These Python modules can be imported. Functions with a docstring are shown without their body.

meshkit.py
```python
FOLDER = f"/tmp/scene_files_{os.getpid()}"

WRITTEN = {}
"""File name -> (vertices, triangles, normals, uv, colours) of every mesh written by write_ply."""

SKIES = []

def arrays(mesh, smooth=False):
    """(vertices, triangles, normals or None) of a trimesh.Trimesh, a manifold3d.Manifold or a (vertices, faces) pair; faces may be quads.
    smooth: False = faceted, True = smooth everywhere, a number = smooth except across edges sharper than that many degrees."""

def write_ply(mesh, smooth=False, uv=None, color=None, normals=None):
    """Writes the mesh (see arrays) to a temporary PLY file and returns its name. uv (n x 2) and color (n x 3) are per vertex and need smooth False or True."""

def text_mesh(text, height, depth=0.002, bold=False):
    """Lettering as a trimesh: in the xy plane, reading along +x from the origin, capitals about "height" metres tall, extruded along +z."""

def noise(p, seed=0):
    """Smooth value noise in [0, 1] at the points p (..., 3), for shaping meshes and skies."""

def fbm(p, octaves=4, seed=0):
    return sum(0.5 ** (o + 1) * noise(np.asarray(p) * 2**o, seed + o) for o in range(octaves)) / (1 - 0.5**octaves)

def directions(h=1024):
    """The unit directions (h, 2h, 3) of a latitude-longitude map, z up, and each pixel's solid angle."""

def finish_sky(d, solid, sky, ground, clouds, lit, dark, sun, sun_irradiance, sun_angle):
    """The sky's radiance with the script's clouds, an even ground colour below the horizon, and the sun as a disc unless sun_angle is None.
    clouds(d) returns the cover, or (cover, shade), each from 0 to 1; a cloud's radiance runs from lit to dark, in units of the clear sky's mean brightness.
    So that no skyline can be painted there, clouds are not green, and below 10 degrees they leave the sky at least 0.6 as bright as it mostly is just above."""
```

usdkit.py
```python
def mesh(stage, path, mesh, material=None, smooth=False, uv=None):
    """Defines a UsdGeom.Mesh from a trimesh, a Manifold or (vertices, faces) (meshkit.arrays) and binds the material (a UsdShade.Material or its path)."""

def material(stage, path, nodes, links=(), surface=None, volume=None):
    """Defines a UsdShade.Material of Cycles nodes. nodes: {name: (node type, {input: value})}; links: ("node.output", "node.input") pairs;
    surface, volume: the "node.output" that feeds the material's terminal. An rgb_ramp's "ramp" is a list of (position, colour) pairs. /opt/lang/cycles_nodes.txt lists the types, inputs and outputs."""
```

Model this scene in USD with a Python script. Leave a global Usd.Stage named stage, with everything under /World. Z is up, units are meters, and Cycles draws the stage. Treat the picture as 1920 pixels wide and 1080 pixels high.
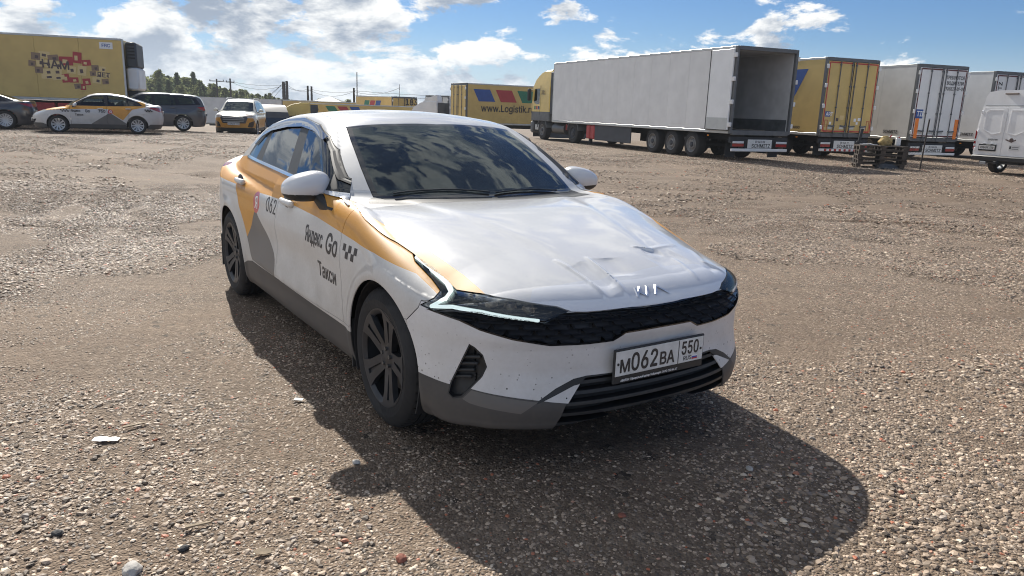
import math
import numpy as np
import trimesh
import manifold3d as m3
from scipy.interpolate import PchipInterpolator
from pxr import Usd, UsdGeom, UsdLux, UsdShade, Gf, Sdf, Vt
import usdkit
import meshkit

stage = Usd.Stage.CreateInMemory()
UsdGeom.SetStageUpAxis(stage, "Z")
UsdGeom.SetStageMetersPerUnit(stage, 1.0)
UsdGeom.Xform.Define(stage, "/World")
UsdGeom.Scope.Define(stage, "/World/Looks")

# ------------------------------------------------------------------ camera
CAM = dict(f=1401.26, pitch=.2346, roll=.0341, h=1.4917)
def _camera():
    p, r = CAM["pitch"], CAM["roll"]
    fwd = np.array([0, math.cos(p), -math.sin(p)])
    right = np.array([1.0, 0, 0])
    up = np.cross(right, fwd)
    rr, uu = math.cos(r) * right + math.sin(r) * up, -math.sin(r) * right + math.cos(r) * up
    m = np.eye(4)
    m[0, :3], m[1, :3], m[2, :3], m[3, :3] = rr, uu, -fwd, (0, 0, CAM["h"])
    cam = UsdGeom.Camera.Define(stage, "/World/camera")
    cam.AddTransformOp().Set(Gf.Matrix4d(*m.ravel().tolist()))
    cam.CreateHorizontalApertureAttr(36.0)
    cam.CreateVerticalApertureAttr(20.25)
    cam.CreateFocalLengthAttr(36.0 * CAM["f"] / 1920)
    cam.CreateClippingRangeAttr((0.05, 5000.0))
    cam.CreateExposureAttr(EXPOSURE)
EXPOSURE = 0.58
_camera()

# ------------------------------------------------------------------ sky and sun
SUN = np.array([-.5493, 1.2735, 1.0407]); SUN /= np.linalg.norm(SUN)
SUN_EL, SUN_ROT = math.asin(SUN[2]), math.atan2(SUN[0], SUN[1])
SKY_STRENGTH, SUN_POWER = .052, 1.25


def mat(name, nodes, links=(), surface=None, volume=None):
    return usdkit.material(stage, "/World/Looks/" + name, nodes, links, surface, volume)


def _sky():
    n = {"tc": ("texture_coordinate", {}),
         "sky": ("sky_texture", {"sky_type": "single_scattering", "sun_disc": False, "sun_elevation": SUN_EL, "sun_rotation": SUN_ROT, "altitude": 100.0, "air_density": 1.0, "aerosol_density": .12, "ozone_density": 1.6}),
         "bg": ("background_shader", {"strength": SKY_STRENGTH})}
    l = [("cl.result", "bg.color")]
    n["xyz"] = ("separate_xyz", {})
    l.append(("tc.generated", "xyz.vector"))

    def math_(k, op, a, b=None, c=None):
        ins = {"math_type": op}
        for key, q in (("value1", a), ("value2", b), ("value3", c)):
            if isinstance(q, str):
                l.append((q, f"{k}.{key}"))
            elif q is not None:
                ins[key] = q
        n[k] = ("math", ins)
        return f"{k}.value"
    n["st"] = ("vector_math", {"math_type": "multiply", "vector2": (1.0, 1.0, 2.3)})
    n["mv"] = ("vector_math", {"math_type": "add", "vector2": CLOUD_SEED})
    l += [("tc.generated", "st.vector1"), ("st.vector", "mv.vector1")]
    n["up"] = ("vector_math", {"math_type": "add", "vector2": (SUN[0] * .030, SUN[1] * .030, .050)})
    l += [("mv.vector", "up.vector1")]
    for k, src in (("", "mv.vector"), ("2", "up.vector")):
        n["big" + k] = ("noise_texture", {"scale": 2.7, "detail": 1.5, "roughness": .5})
        n["fine" + k] = ("noise_texture", {"scale": 10.5, "detail": 10.0 if not k else 6.0, "roughness": .60, "distortion": .15})
        l += [(src, f"big{k}.vector"), (src, f"fine{k}.vector")]
    # heavier cover on the left of the view, open blue to the right, as photographed
    side = math_("side", "multiply_add", "xyz.x", -.30, CLOUD_BIAS)
    side = math_("side2", "minimum", side, .075)
    side = math_("side3", "maximum", side, -.12)

    def density(k):
        d = math_("da" + k, "multiply_add", f"big{k}.fac", .62, side)
        d = math_("db" + k, "multiply_add", f"fine{k}.fac", .98, d)
        return math_("dc" + k, "subtract", d, CLOUD_CUT)
    dens, dens2 = density(""), density("2")
    n["cov"] = ("map_range", {"range_type": "smoothstep", "from_min": 0.0, "from_max": .075, "to_min": 0.0, "to_max": 1.0, "clamp": True})
    l.append((dens, "cov.value"))
    # light has to come through what lies above and towards the sun: thick there means grey here
    n["thick"] = ("map_range", {"range_type": "smoothstep", "from_min": -.03, "from_max": .19, "to_min": 0.0, "to_max": 1.0, "clamp": True})
    l.append((dens2, "thick.value"))
    n["dark"] = ("mix_color", {"a": CLOUD_LIT, "b": CLOUD_DARK})
    l += [("thick.result", "dark.fac")]
    # air: everything pales towards the horizon
    n["low"] = ("map_range", {"range_type": "smoothstep", "from_min": -.01, "from_max": .10, "to_min": .72, "to_max": 0.0, "clamp": True})
    l.append(("xyz.z", "low.value"))
    n["cl"] = ("mix_color", {"use_clamp": False})
    n["tint"] = ("vector_math", {"math_type": "multiply", "vector2": SKY_TINT})
    n["hs"] = ("hsv", {"hue": .5, "saturation": SKY_SAT, "value": 1.0, "fac": 1.0})
    n["hz"] = ("mix_color", {"b": AIR})
    n["lc"] = ("math", {"math_type": "multiply", "value2": .45})
    n["hz2"] = ("mix_color", {"b": AIR})
    l += [("sky.color", "tint.vector1"), ("tint.vector", "hs.color"), ("hs.color", "hz.a"), ("low.result", "hz.fac"), ("hz.result", "cl.a"),
          ("dark.result", "hz2.a"), ("low.result", "lc.value1"), ("lc.value", "hz2.fac"), ("hz2.result", "cl.b"), ("cov.result", "cl.fac")]
    m = mat("sky_look", n, l, surface="bg.background")
    d = UsdLux.DomeLight.Define(stage, "/World/sky")
    UsdShade.MaterialBindingAPI.Apply(d.GetPrim()).Bind(m)
    d.GetPrim().SetCustomDataByKey("kind", "structure")
    s = UsdLux.DistantLight.Define(stage, "/World/sun")
    s.CreateIntensityAttr(SUN_POWER); s.CreateNormalizeAttr(True); s.CreateAngleAttr(.55); s.CreateColorAttr(Gf.Vec3f(1.0, .95, .87))
    q = Gf.Rotation(Gf.Vec3d(0, 0, 1), Gf.Vec3d(*SUN.tolist()))
    s.AddTransformOp().Set(Gf.Matrix4d(q, Gf.Vec3d(0, 0, 50)))
CLOUD_SEED, CLOUD_CUT, CLOUD_BIAS = (7.7, 2.9, .1), .80, .042
CLOUD_LIT, CLOUD_DARK = (13.5, 13.6, 13.4), (4.0, 4.9, 6.3)
SKY_TINT, SKY_SAT, AIR = (.56, .74, 1.04), 1.10, (7.0, 8.6, 10.2)
_sky()
# ------------------------------------------------------------------ helpers: names, parts, meshes
_names = set()


def fresh(parent, name):
    p, k = f"{parent}/{name}", 0
    while p in _names:
        k += 1
        p = f"{parent}/{name}_{k:03d}"
    _names.add(p)
    return p


def tag(prim, label=None, category=None, group=None, kind=None):
    for k, v in (("label", label), ("category", category), ("group", group), ("kind", kind)):
        if v:
            prim.SetCustomDataByKey(k, v)


def thing(name, label, category, loc=(0, 0, 0), rotz=0.0, group=None, kind=None):
    path = fresh("/World", name)
    x = UsdGeom.Xform.Define(stage, path)
    x.AddTranslateOp().Set(Gf.Vec3d(*map(float, loc)))
    x.AddRotateZOp().Set(math.degrees(rotz))
    tag(x.GetPrim(), label, category, group, kind)
    return path


def put(parent, name, mesh, material, smooth=False, label=None, normals=None, **kw):
    """one Mesh prim; returns its path"""
    path = fresh(parent, name)
    m = usdkit.mesh(stage, path, mesh, material, smooth)
    if normals is not None:
        m.CreateNormalsAttr(Vt.Vec3fArray.FromNumpy(np.asarray(normals, np.float32)))
        m.SetNormalsInterpolation("vertex")
    tag(m.GetPrim(), label, **kw)
    return path


def copy_thing(src, name, label, category, loc, rotz=0.0, group=None):
    path = thing(name, label, category, loc, rotz, group)
    p = stage.GetPrimAtPath(path)
    p.GetReferences().AddInternalReference(src)
    p.SetInstanceable(True)
    return path


def tones(m, values):
    """a number per vertex that a material reads as its natural variation"""
    UsdGeom.PrimvarsAPI(m).CreatePrimvar("tone", Sdf.ValueTypeNames.FloatArray, "vertex").Set(Vt.FloatArray.FromNumpy(np.asarray(values, np.float32)))


def class_prim(name):
    p = stage.CreateClassPrim("/_" + name)
    _names.add("/_" + name)
    return "/_" + name


# ---------- manifold helpers
def man(t):
    return m3.Manifold(m3.Mesh(np.asarray(t.vertices, np.float32), np.asarray(t.faces, np.uint32)))


def tri(m):
    if isinstance(m, m3.Manifold):
        k = m.to_mesh()
        return trimesh.Trimesh(np.array(k.vert_properties[:, :3], float), np.array(k.tri_verts), process=False)
    return m


def join(*ms):
    ms = [tri(m) for m in ms]
    return trimesh.util.concatenate(ms) if len(ms) > 1 else ms[0]


def box(x0, x1, y0, y1, z0, z1):
    return m3.Manifold.cube((x1 - x0, y1 - y0, z1 - z0)).translate((x0, y0, z0))


def cbox(c, s, r=0.0, rot=(0, 0, 0)):
    """box of size s round c with its edges rounded (chamfered hull) by r"""
    if r <= 0:
        b = m3.Manifold.cube(tuple(map(float, s)), True)
    else:
        a = m3.Manifold.cube((s[0] - 2 * r, s[1] - 2 * r, s[2]), True)
        d = m3.Manifold.cube((s[0] - 2 * r, s[1], s[2] - 2 * r), True)
        e = m3.Manifold.cube((s[0], s[1] - 2 * r, s[2] - 2 * r), True)
        b = m3.Manifold.batch_hull([a, d, e])
    if any(rot):
        b = b.rotate(tuple(map(float, rot)))
    return b.translate(tuple(map(float, c)))


def cyl(p0, p1, r0, r1=None, n=16):
    p0, p1 = np.array(p0, float), np.array(p1, float)
    d = p1 - p0
    L = np.linalg.norm(d)
    c = m3.Manifold.cylinder(L, r0, r0 if r1 is None else r1, n)
    T = trimesh.geometry.align_vectors([0, 0, 1], d / L)
    T[:3, 3] = p0
    return c.transform(T[:3])


def pipe(pts, r, n=6):
    return join(*[cyl(a, b, r, n=n) for a, b in zip(pts[:-1], pts[1:])])


def hull(spheres, n=16):
    return m3.Manifold.batch_hull([m3.Manifold.sphere(float(r), n).translate(tuple(map(float, p))) for p, r in spheres])


AX = {"xz": ((1, 0, 0), (0, 0, 1)), "yz": ((0, 1, 0), (0, 0, 1)), "xy": ((1, 0, 0), (0, 1, 0)), "sz": ((.70710678, .70710678, 0), (0, 0, 1)), "tz": ((.70710678, -.70710678, 0), (0, 0, 1))}


def prism(poly, plane, d0, d1, off=0.0):
    """polygon (list of rings or one ring) in the plane's two axes, extruded along their cross product from d0 to d1"""
    u, v = (np.array(q, float) for q in AX[plane])
    w = np.cross(u, v)
    cs = poly if isinstance(poly, m3.CrossSection) else m3.CrossSection([np.asarray(poly, float)], m3.FillRule.NonZero)
    if cs.area() <= 0:
        cs = m3.CrossSection([np.asarray(poly, float)[::-1]], m3.FillRule.NonZero)
    if off:
        cs = cs.offset(off, m3.JoinType.Round, 2.0, 16)
    e = m3.Manifold.extrude(cs, d1 - d0).translate((0, 0, d0))
    return e.transform(np.stack([u, v, w, np.zeros(3)], 1)[:3])


def lathe(profile, n=48, axis="y"):
    """closed profile [(radius, along)] revolved about an axis through the origin"""
    cs = m3.CrossSection([np.asarray(profile, float)], m3.FillRule.Positive)
    if cs.area() <= 0:
        cs = m3.CrossSection([np.asarray(profile, float)[::-1]], m3.FillRule.Positive)
    r = m3.Manifold.revolve(cs, n)
    if axis == "y":
        r = r.rotate((-90, 0, 0))     # z -> y
    elif axis == "x":
        r = r.rotate((0, 90, 0))
    return r


def spline(pts, n=12, closed=False):
    p = np.asarray(pts, float)
    t = np.arange(len(p))
    q = np.linspace(0, len(p) - 1, (len(p) - 1) * n + 1)
    return np.stack([PchipInterpolator(t, p[:, k])(q) for k in range(p.shape[1])], 1)


def mirror_y(m):
    if isinstance(m, m3.Manifold):
        return m.mirror((0, 1, 0))
    t = m.copy()
    t.vertices[:, 1] *= -1
    t.faces = t.faces[:, ::-1]
    return t


def text(s, height, depth=.002, bold=False):
    return meshkit.text_mesh(s, height, depth, bold)


def text_at(s, height, origin, u, v, depth=.002, bold=False, center=False, sx=1.0, shear=0.0):
    """lettering with its baseline from origin along u, upright along v"""
    t = text(s, height, depth, bold)
    p = np.array(t.vertices)
    p[:, 0] = p[:, 0] * sx + p[:, 1] * shear
    if center:
        p[:, 0] -= (p[:, 0].min() + p[:, 0].max()) / 2
    u, v = np.array(u, float), np.array(v, float)
    w = np.cross(u, v)
    t.vertices = np.array(origin, float) + p[:, :1] * u + p[:, 1:2] * v + p[:, 2:] * w
    return t


def text_cs(s, height, bold=False, sx=1.0, shear=0.0, at=(0, 0), flip=False):
    """lettering as a cross section for prisms"""
    t = text(s, height, 1.0, bold)
    top = t.faces[(np.abs(t.face_normals[:, 2] - 1) < 1e-3)]
    from shapely import polygons, union_all
    P = t.vertices[:, :2].copy()
    P[:, 0] = P[:, 0] * sx + P[:, 1] * shear
    if flip:
        P[:, 0] *= -1
    P += np.array(at)
    U = union_all(polygons(P[top]).tolist()).buffer(1e-5)
    rings = []
    for g in getattr(U, "geoms", [U]):
        rings.append(np.array(g.exterior.coords)[:-1])
        rings += [np.array(i.coords)[:-1] for i in g.interiors]
    return m3.CrossSection(rings, m3.FillRule.EvenOdd)


# ---------- plain materials
def principled(name, color, rough=.5, metal=0.0, bump=0.0, bump_scale=60.0, noise=0.0, noise_scale=3.0, coat=0.0, spec=.5, **extra):
    n = {"p": ("principled_bsdf", {"base_color": color, "roughness": rough, "metallic": metal, "coat_weight": coat, "specular_ior_level": spec, **extra})}
    l = []
    if bump or noise:
        n["tc"] = ("texture_coordinate", {})
    if noise:
        n["nz"] = ("noise_texture", {"scale": noise_scale, "detail": 6.0, "roughness": .6})
        n["rmp"] = ("map_range", {"from_min": .3, "from_max": .7, "to_min": 1 - noise, "to_max": 1 + noise, "clamp": True})
        n["mul"] = ("vector_math", {"math_type": "scale", "vector1": color})
        l += [("tc.object", "nz.vector"), ("nz.fac", "rmp.value"), ("rmp.result", "mul.scale"), ("mul.vector", "p.base_color")]
    if bump:
        n["nb"] = ("noise_texture", {"scale": bump_scale, "detail": 4.0})
        n["bp"] = ("bump", {"strength": bump, "distance": .01})
        l += [("tc.object", "nb.vector"), ("nb.fac", "bp.height"), ("bp.normal", "p.normal")]
    return mat(name, n, l, surface="p.BSDF")


def paint(name, color, dirt=.5, dirt_top=.75, dirt_color=(.23, .19, .15), rough=.28, specks=0.0, coat=.6):
    """car paint with road dust that gathers low down and blotches of it everywhere"""
    n = {"tc": ("texture_coordinate", {}), "xyz": ("separate_xyz", {}),
         "nz": ("noise_texture", {"scale": 5.0, "detail": 7.0, "roughness": .62}), "nf": ("noise_texture", {"scale": 60.0, "detail": 4.0, "roughness": .7}),
         "h": ("map_range", {"from_min": .15, "from_max": dirt_top, "to_min": 1.0, "to_max": 0.0, "clamp": True}),
         "h2": ("math", {"math_type": "multiply_add", "value2": .75, "value3": .10}),
         "a": ("math", {"math_type": "multiply_add", "value2": 1.1, "value3": -.25}),
         "b": ("math", {"math_type": "multiply"}), "c": ("math", {"math_type": "multiply_add", "value2": .5, "value3": -.05}),
         "d": ("math", {"math_type": "add"}), "e": ("math", {"math_type": "multiply", "value2": dirt, "use_clamp": True}),
         "mx": ("mix_color", {"a": color, "b": dirt_color}),
         "ro": ("map_range", {"from_min": 0.0, "from_max": .5, "to_min": rough, "to_max": .62, "clamp": True}),
         "cw": ("map_range", {"from_min": 0.0, "from_max": .5, "to_min": coat, "to_max": .08, "clamp": True}),
         "p": ("principled_bsdf", {"coat_roughness": .06})}
    l = [("tc.object", "xyz.vector"), ("tc.object", "nz.vector"), ("tc.object", "nf.vector"), ("xyz.z", "h.value"), ("h.result", "h2.value1"), ("nz.fac", "a.value1"),
         ("a.value", "b.value1"), ("h2.value", "b.value2"), ("nf.fac", "c.value1"), ("c.value", "d.value1"), ("b.value", "d.value2"), ("d.value", "e.value1"),
         ("e.value", "mx.fac"), ("e.value", "ro.value"), ("e.value", "cw.value"), ("ro.result", "p.roughness"), ("cw.result", "p.coat_weight")]
    out = "mx.result"
    # the height term must count alone as well
    n["d2"] = ("math", {"math_type": "multiply", "value2": .55}); n["d3"] = ("math", {"math_type": "multiply"})
    l = [x for x in l if x != ("d.value", "e.value1")] + [("h.result", "d2.value1"), ("d2.value", "d3.value1"), ("nz.fac", "d3.value2")]
    n["d4"] = ("math", {"math_type": "add"}); l += [("d.value", "d4.value1"), ("d3.value", "d4.value2"), ("d4.value", "e.value1")]
    if specks:
        n["vs"] = ("voronoi_texture", {"scale": 50.0, "randomness": 1.0}); n["wn"] = ("separate_color", {})
        n["sr"] = ("math", {"math_type": "multiply_add", "value2": .30, "value3": -.08}); n["lt"] = ("math", {"math_type": "less_than"})
        n["hz"] = ("map_range", {"from_min": .35, "from_max": .66, "to_min": specks, "to_max": 0.0, "clamp": True}); n["sm"] = ("math", {"math_type": "multiply"})
        n["mx2"] = ("mix_color", {"b": (.03, .027, .024)})
        l += [("tc.object", "vs.vector"), ("vs.color", "wn.color"), ("wn.r", "sr.value1"), ("vs.distance", "lt.value1"), ("sr.value", "lt.value2"), ("xyz.z", "hz.value"), ("lt.value", "sm.value1"), ("hz.result", "sm.value2"),
              ("sm.value", "mx2.fac"), ("mx.result", "mx2.a")]
        out = "mx2.result"
    l.append((out, "p.base_color"))
    return mat(name, n, l, surface="p.BSDF")


def pane(name, tint=(.25, .28, .27), ior=1.5, rough=0.0, dust=0.0, shine=(1, 1, 1)):
    n = {"t": ("transparent_bsdf", {"color": tint}), "g": ("glossy_bsdf", {"color": shine, "roughness": rough}), "f": ("fresnel", {"IOR": ior}), "m": ("mix_closure", {})}
    l = [("f.fac", "m.fac"), ("t.BSDF", "m.closure1"), ("g.BSDF", "m.closure2")]
    if not dust:
        return mat(name, n, l, surface="m.closure")
    n |= {"tc": ("texture_coordinate", {}), "nz": ("noise_texture", {"scale": 2.2, "detail": 6.0, "roughness": .65}), "r": ("map_range", {"from_min": .35, "from_max": .75, "to_min": dust * .4, "to_max": dust * 1.6, "clamp": True}),
          "d": ("diffuse_bsdf", {"color": (.30, .345, .36)}), "m2": ("mix_closure", {})}
    l += [("tc.object", "nz.vector"), ("nz.fac", "r.value"), ("r.result", "m2.fac"), ("m.closure", "m2.closure1"), ("d.BSDF", "m2.closure2")]
    return mat(name, n, l, surface="m2.closure")


M = {}
M["black_plastic"] = principled("black_plastic", (.018, .019, .02), .5, noise=.3, noise_scale=9)
M["gloss_black"] = principled("gloss_black", (.008, .008, .009), .12, coat=.5)
M["matte_black"] = principled("matte_black", (.01, .01, .011), .85)
M["grey_plastic"] = paint("dusty_grey_plastic", (.032, .034, .037), dirt=.62, dirt_top=.42, rough=.6, coat=0.0, dirt_color=(.12, .10, .082))
M["rubber"] = principled("tyre_rubber", (.011, .011, .012), .8, bump=.25, bump_scale=45, noise=.5, noise_scale=7)
M["rim_dark"] = principled("dark_rim_paint", (.026, .028, .032), .38, metal=.35, noise=.3, noise_scale=12)
M["rim_silver"] = principled("silver_rim_paint", (.42, .43, .44), .35, metal=.7, noise=.2, noise_scale=9)
M["chrome"] = principled("chrome_trim", (.75, .76, .78), .12, metal=1.0)
M["steel"] = principled("galvanised_steel", (.38, .39, .40), .45, metal=.8, noise=.25, noise_scale=6)
M["white_paint"] = paint("white_car_paint", (.59, .59, .58), dirt=.75, dirt_top=.95, dirt_color=(.30, .26, .21))
M["white_hood"] = paint("white_hood_paint", (.64, .64, .64), dirt=.18, dirt_top=.4, rough=.22, coat=.9)
M["white_bumper"] = paint("white_bumper_paint", (.66, .66, .665), dirt=.6, dirt_top=.85, specks=1.0, dirt_color=(.30, .27, .23))
M["orange_wrap"] = paint("orange_vinyl", (.60, .275, .026), dirt=.42, dirt_top=.9, rough=.42, coat=.15, dirt_color=(.32, .22, .12))
M["grey_wrap"] = paint("grey_vinyl", (.085, .088, .092), dirt=.45, dirt_top=.9, rough=.4, coat=.2)
M["red_wrap"] = paint("red_vinyl", (.42, .03, .035), dirt=.3, dirt_top=.8, rough=.35)
M["ink"] = principled("black_ink", (.02, .02, .022), .45)
M["white_ink"] = principled("white_ink", (.75, .75, .74), .5)
M["windscreen"] = pane("windscreen_glass", (.30, .34, .33), 1.60, .02, .075, (.78, .86, .86))
M["tint_glass"] = pane("tinted_glass", (.020, .023, .026), 1.68, 0.0, .01, (.80, .84, .88))
M["seat"] = principled("seat_cloth", (.025, .025, .027), .9)
M["mirror"] = principled("mirror_glass", (.7, .72, .74), .03, metal=1.0)
M["red_lens"] = principled("red_lens", (.25, .008, .01), .15, coat=.8)
M["amber_lens"] = principled("amber_lens", (.6, .2, .02), .2, coat=.5)
M["clear_lens"] = principled("clear_lens", (.6, .62, .63), .12, coat=.8)
M["drl"] = mat("daylight_lamp", {"p": ("principled_bsdf", {"base_color": (.5, .56, .56), "roughness": .25, "emission_color": (.82, 1.0, .96), "emission_strength": .38})}, surface="p.BSDF")
M["hood_film"] = paint("clear_film_on_white", (.61, .63, .67), dirt=.25, dirt_top=.5, rough=.3, coat=.7)
M["lamp_cover"] = pane("lamp_cover_glass", (.80, .80, .79), 1.42, 0.0, .03, (.75, .75, .75))
M["lamp_housing"] = principled("lamp_housing", (.060, .050, .044), .45)
M["lens_grey"] = principled("lens_grey", (.42, .34, .27), .12, metal=.3, coat=.8)
M["grille_black"] = principled("grille_black", (.038, .040, .045), .36, coat=.5)
M["plate_white"] = principled("plate_white", (.62, .62, .60), .45, noise=.12, noise_scale=25)
M["blue_ink"] = principled("blue_ink", (.03, .06, .35), .45)
M["red_ink"] = principled("red_ink", (.45, .03, .03), .45)
M["deflector"] = principled("smoked_chrome_deflector", (.30, .31, .33), .10, metal=.85)
M["steel_dark"] = principled("brake_steel", (.12, .12, .12), .45, metal=.8)


def make_wheel(root, x, yo, z, R, s, style, width=.205, rim_r=None, name="wheel", spokes=5, n=64):
    """wheel whose outer face lies at y=yo; s=+1: outer face looks to -y"""
    rr = rim_r or R * .69
    hw = width
    prof = [(rr, 0), (rr + .012, -.006), (rr + (R - rr) * .45, -.013), (R - .028, -.002), (R - .010, .014), (R, .034), (R, hw - .034), (R - .010, hw - .014), (R - .03, hw), (rr, hw)]
    tyre = lathe([(a, b) for a, b in prof], n)
    return _wheel_parts(root, name, tyre, x, yo, z, R, rr, hw, s, style, spokes)


def _wheel_parts(root, name, tyre, x, yo, z, R, rr, hw, s, style, spokes):
    def place(m):
        m = m if s == 1 else mirror_y(m)
        return tri(m.translate((x, yo, z)))
    path = fresh(root, name)
    UsdGeom.Xform.Define(stage, path)
    cuts = []
    if style == "dark":
        for k in range(46):
            a = 2 * math.pi * k / 46
            for y0, y1 in ((.0, .055), (.150, .21)):
                b = cbox((0, (y0 + y1) / 2, R), (.007, y1 - y0, .018), 0, (0, 0, 22 if y0 < .1 else -22)).rotate((0, math.degrees(a), 0))
                cuts.append(b)
        grooves = [lathe([(R - .009, g), (R + .01, g), (R + .01, g + .009), (R - .009, g + .009)], 64) for g in (.062, .098, .134)]
        tyre = tyre - m3.Manifold.batch_boolean(cuts + grooves, m3.OpType.Add)
    put(path, "tyre", place(tyre), M["rubber"], 28)
    rimM = M["rim_dark"] if style == "dark" else M["rim_silver"]
    barrel = lathe([(rr - .022, .012), (rr - .006, -.003), (rr + .004, -.004), (rr + .004, hw - .02), (rr - .012, hw - .02), (rr - .014, .03)], 64)
    solid = [barrel]
    hubr = R * .19
    solid.append(lathe([(0, .020), (hubr * .55, .016), (hubr, .030), (hubr, .07), (0, .07)], 40))
    for k in range(spokes):
        a = 360.0 * k / spokes + 18
        if style == "dark":
            sp = prism([(-.036, hubr * .6), (.036, hubr * .6), (.050, rr * .70), (.074, rr - .006), (-.074, rr - .006), (-.050, rr * .70)], "xz", -.052, -.024)
            cutv = prism([(-.006, hubr * 1.5), (.006, hubr * 1.5), (.026, rr + .01), (-.026, rr + .01)], "xz", -.060, -.040) if False else None
            sp = sp - prism([(-.003, hubr * 1.3), (.003, hubr * 1.3), (.013, rr - .03), (-.013, rr - .03)], "xz", -.034, -.020)
            # dish: lean the spoke's outer end outwards
            sp = sp.warp_batch(lambda v: np.stack([v[:, 0], v[:, 1] - .030 * np.clip((v[:, 2] - hubr) / (rr - hubr), 0, 1), v[:, 2]], 1))
        else:
            sp = prism([(-.016, hubr * .6), (.016, hubr * .6), (.030, rr - .004), (-.030, rr - .004)], "xz", -.045, -.020)
            sp = sp.warp_batch(lambda v: np.stack([v[:, 0], v[:, 1] - .018 * np.clip((v[:, 2] - hubr) / (rr - hubr), 0, 1), v[:, 2]], 1))
        solid.append(sp.rotate((0, a, 0)))
    put(path, "rim", place(m3.Manifold.batch_boolean(solid, m3.OpType.Add)), rimM, 35)
    put(path, "brake_disc", place(lathe([(0, .085), (rr * .72, .085), (rr * .72, .10), (0, .10)], 40)), M["steel_dark"], 35)
    if style == "dark":
        for k in range(5):
            a = 2 * math.pi * k / 5
            put(path, "wheel_bolt", place(cyl((hubr * .68 * math.sin(a), .012, hubr * .68 * math.cos(a)), (hubr * .68 * math.sin(a), .03, hubr * .68 * math.cos(a)), .0095, n=10)), M["steel_dark"])
    return path



M["badge"] = principled("badge_chrome", (.80, .81, .83), .28, metal=.75)
M["clear_glass"] = pane("clear_glass", (.66, .70, .69), 1.5)
M["grey_panel"] = paint("dusty_grey_panel", (.085, .086, .088), dirt=.8, dirt_top=.6, rough=.65, coat=0.0, dirt_color=(.15, .13, .11))
# ------------------------------------------------------------------ terrain and gravel
def sstep(t):
    t = np.clip(t, 0, 1)
    return t * t * (3 - 2 * t)


RUTS = [  # old wheel tracks in the dirt: arc centre, radius, depth
    ((-13, 6), 11.5, .035), ((-13, 6), 12.9, .03), ((-26, 2), 22.0, .03), ((-26, 2), 23.6, .03), ((6, 40), 26.0, .02), ((6, 40), 27.7, .02), ((-2, 60), 43.0, .025), ((-2, 60), 44.8, .025), ((20, -6), 24.0, .025), ((20, -6), 25.6, .02)]


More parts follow.
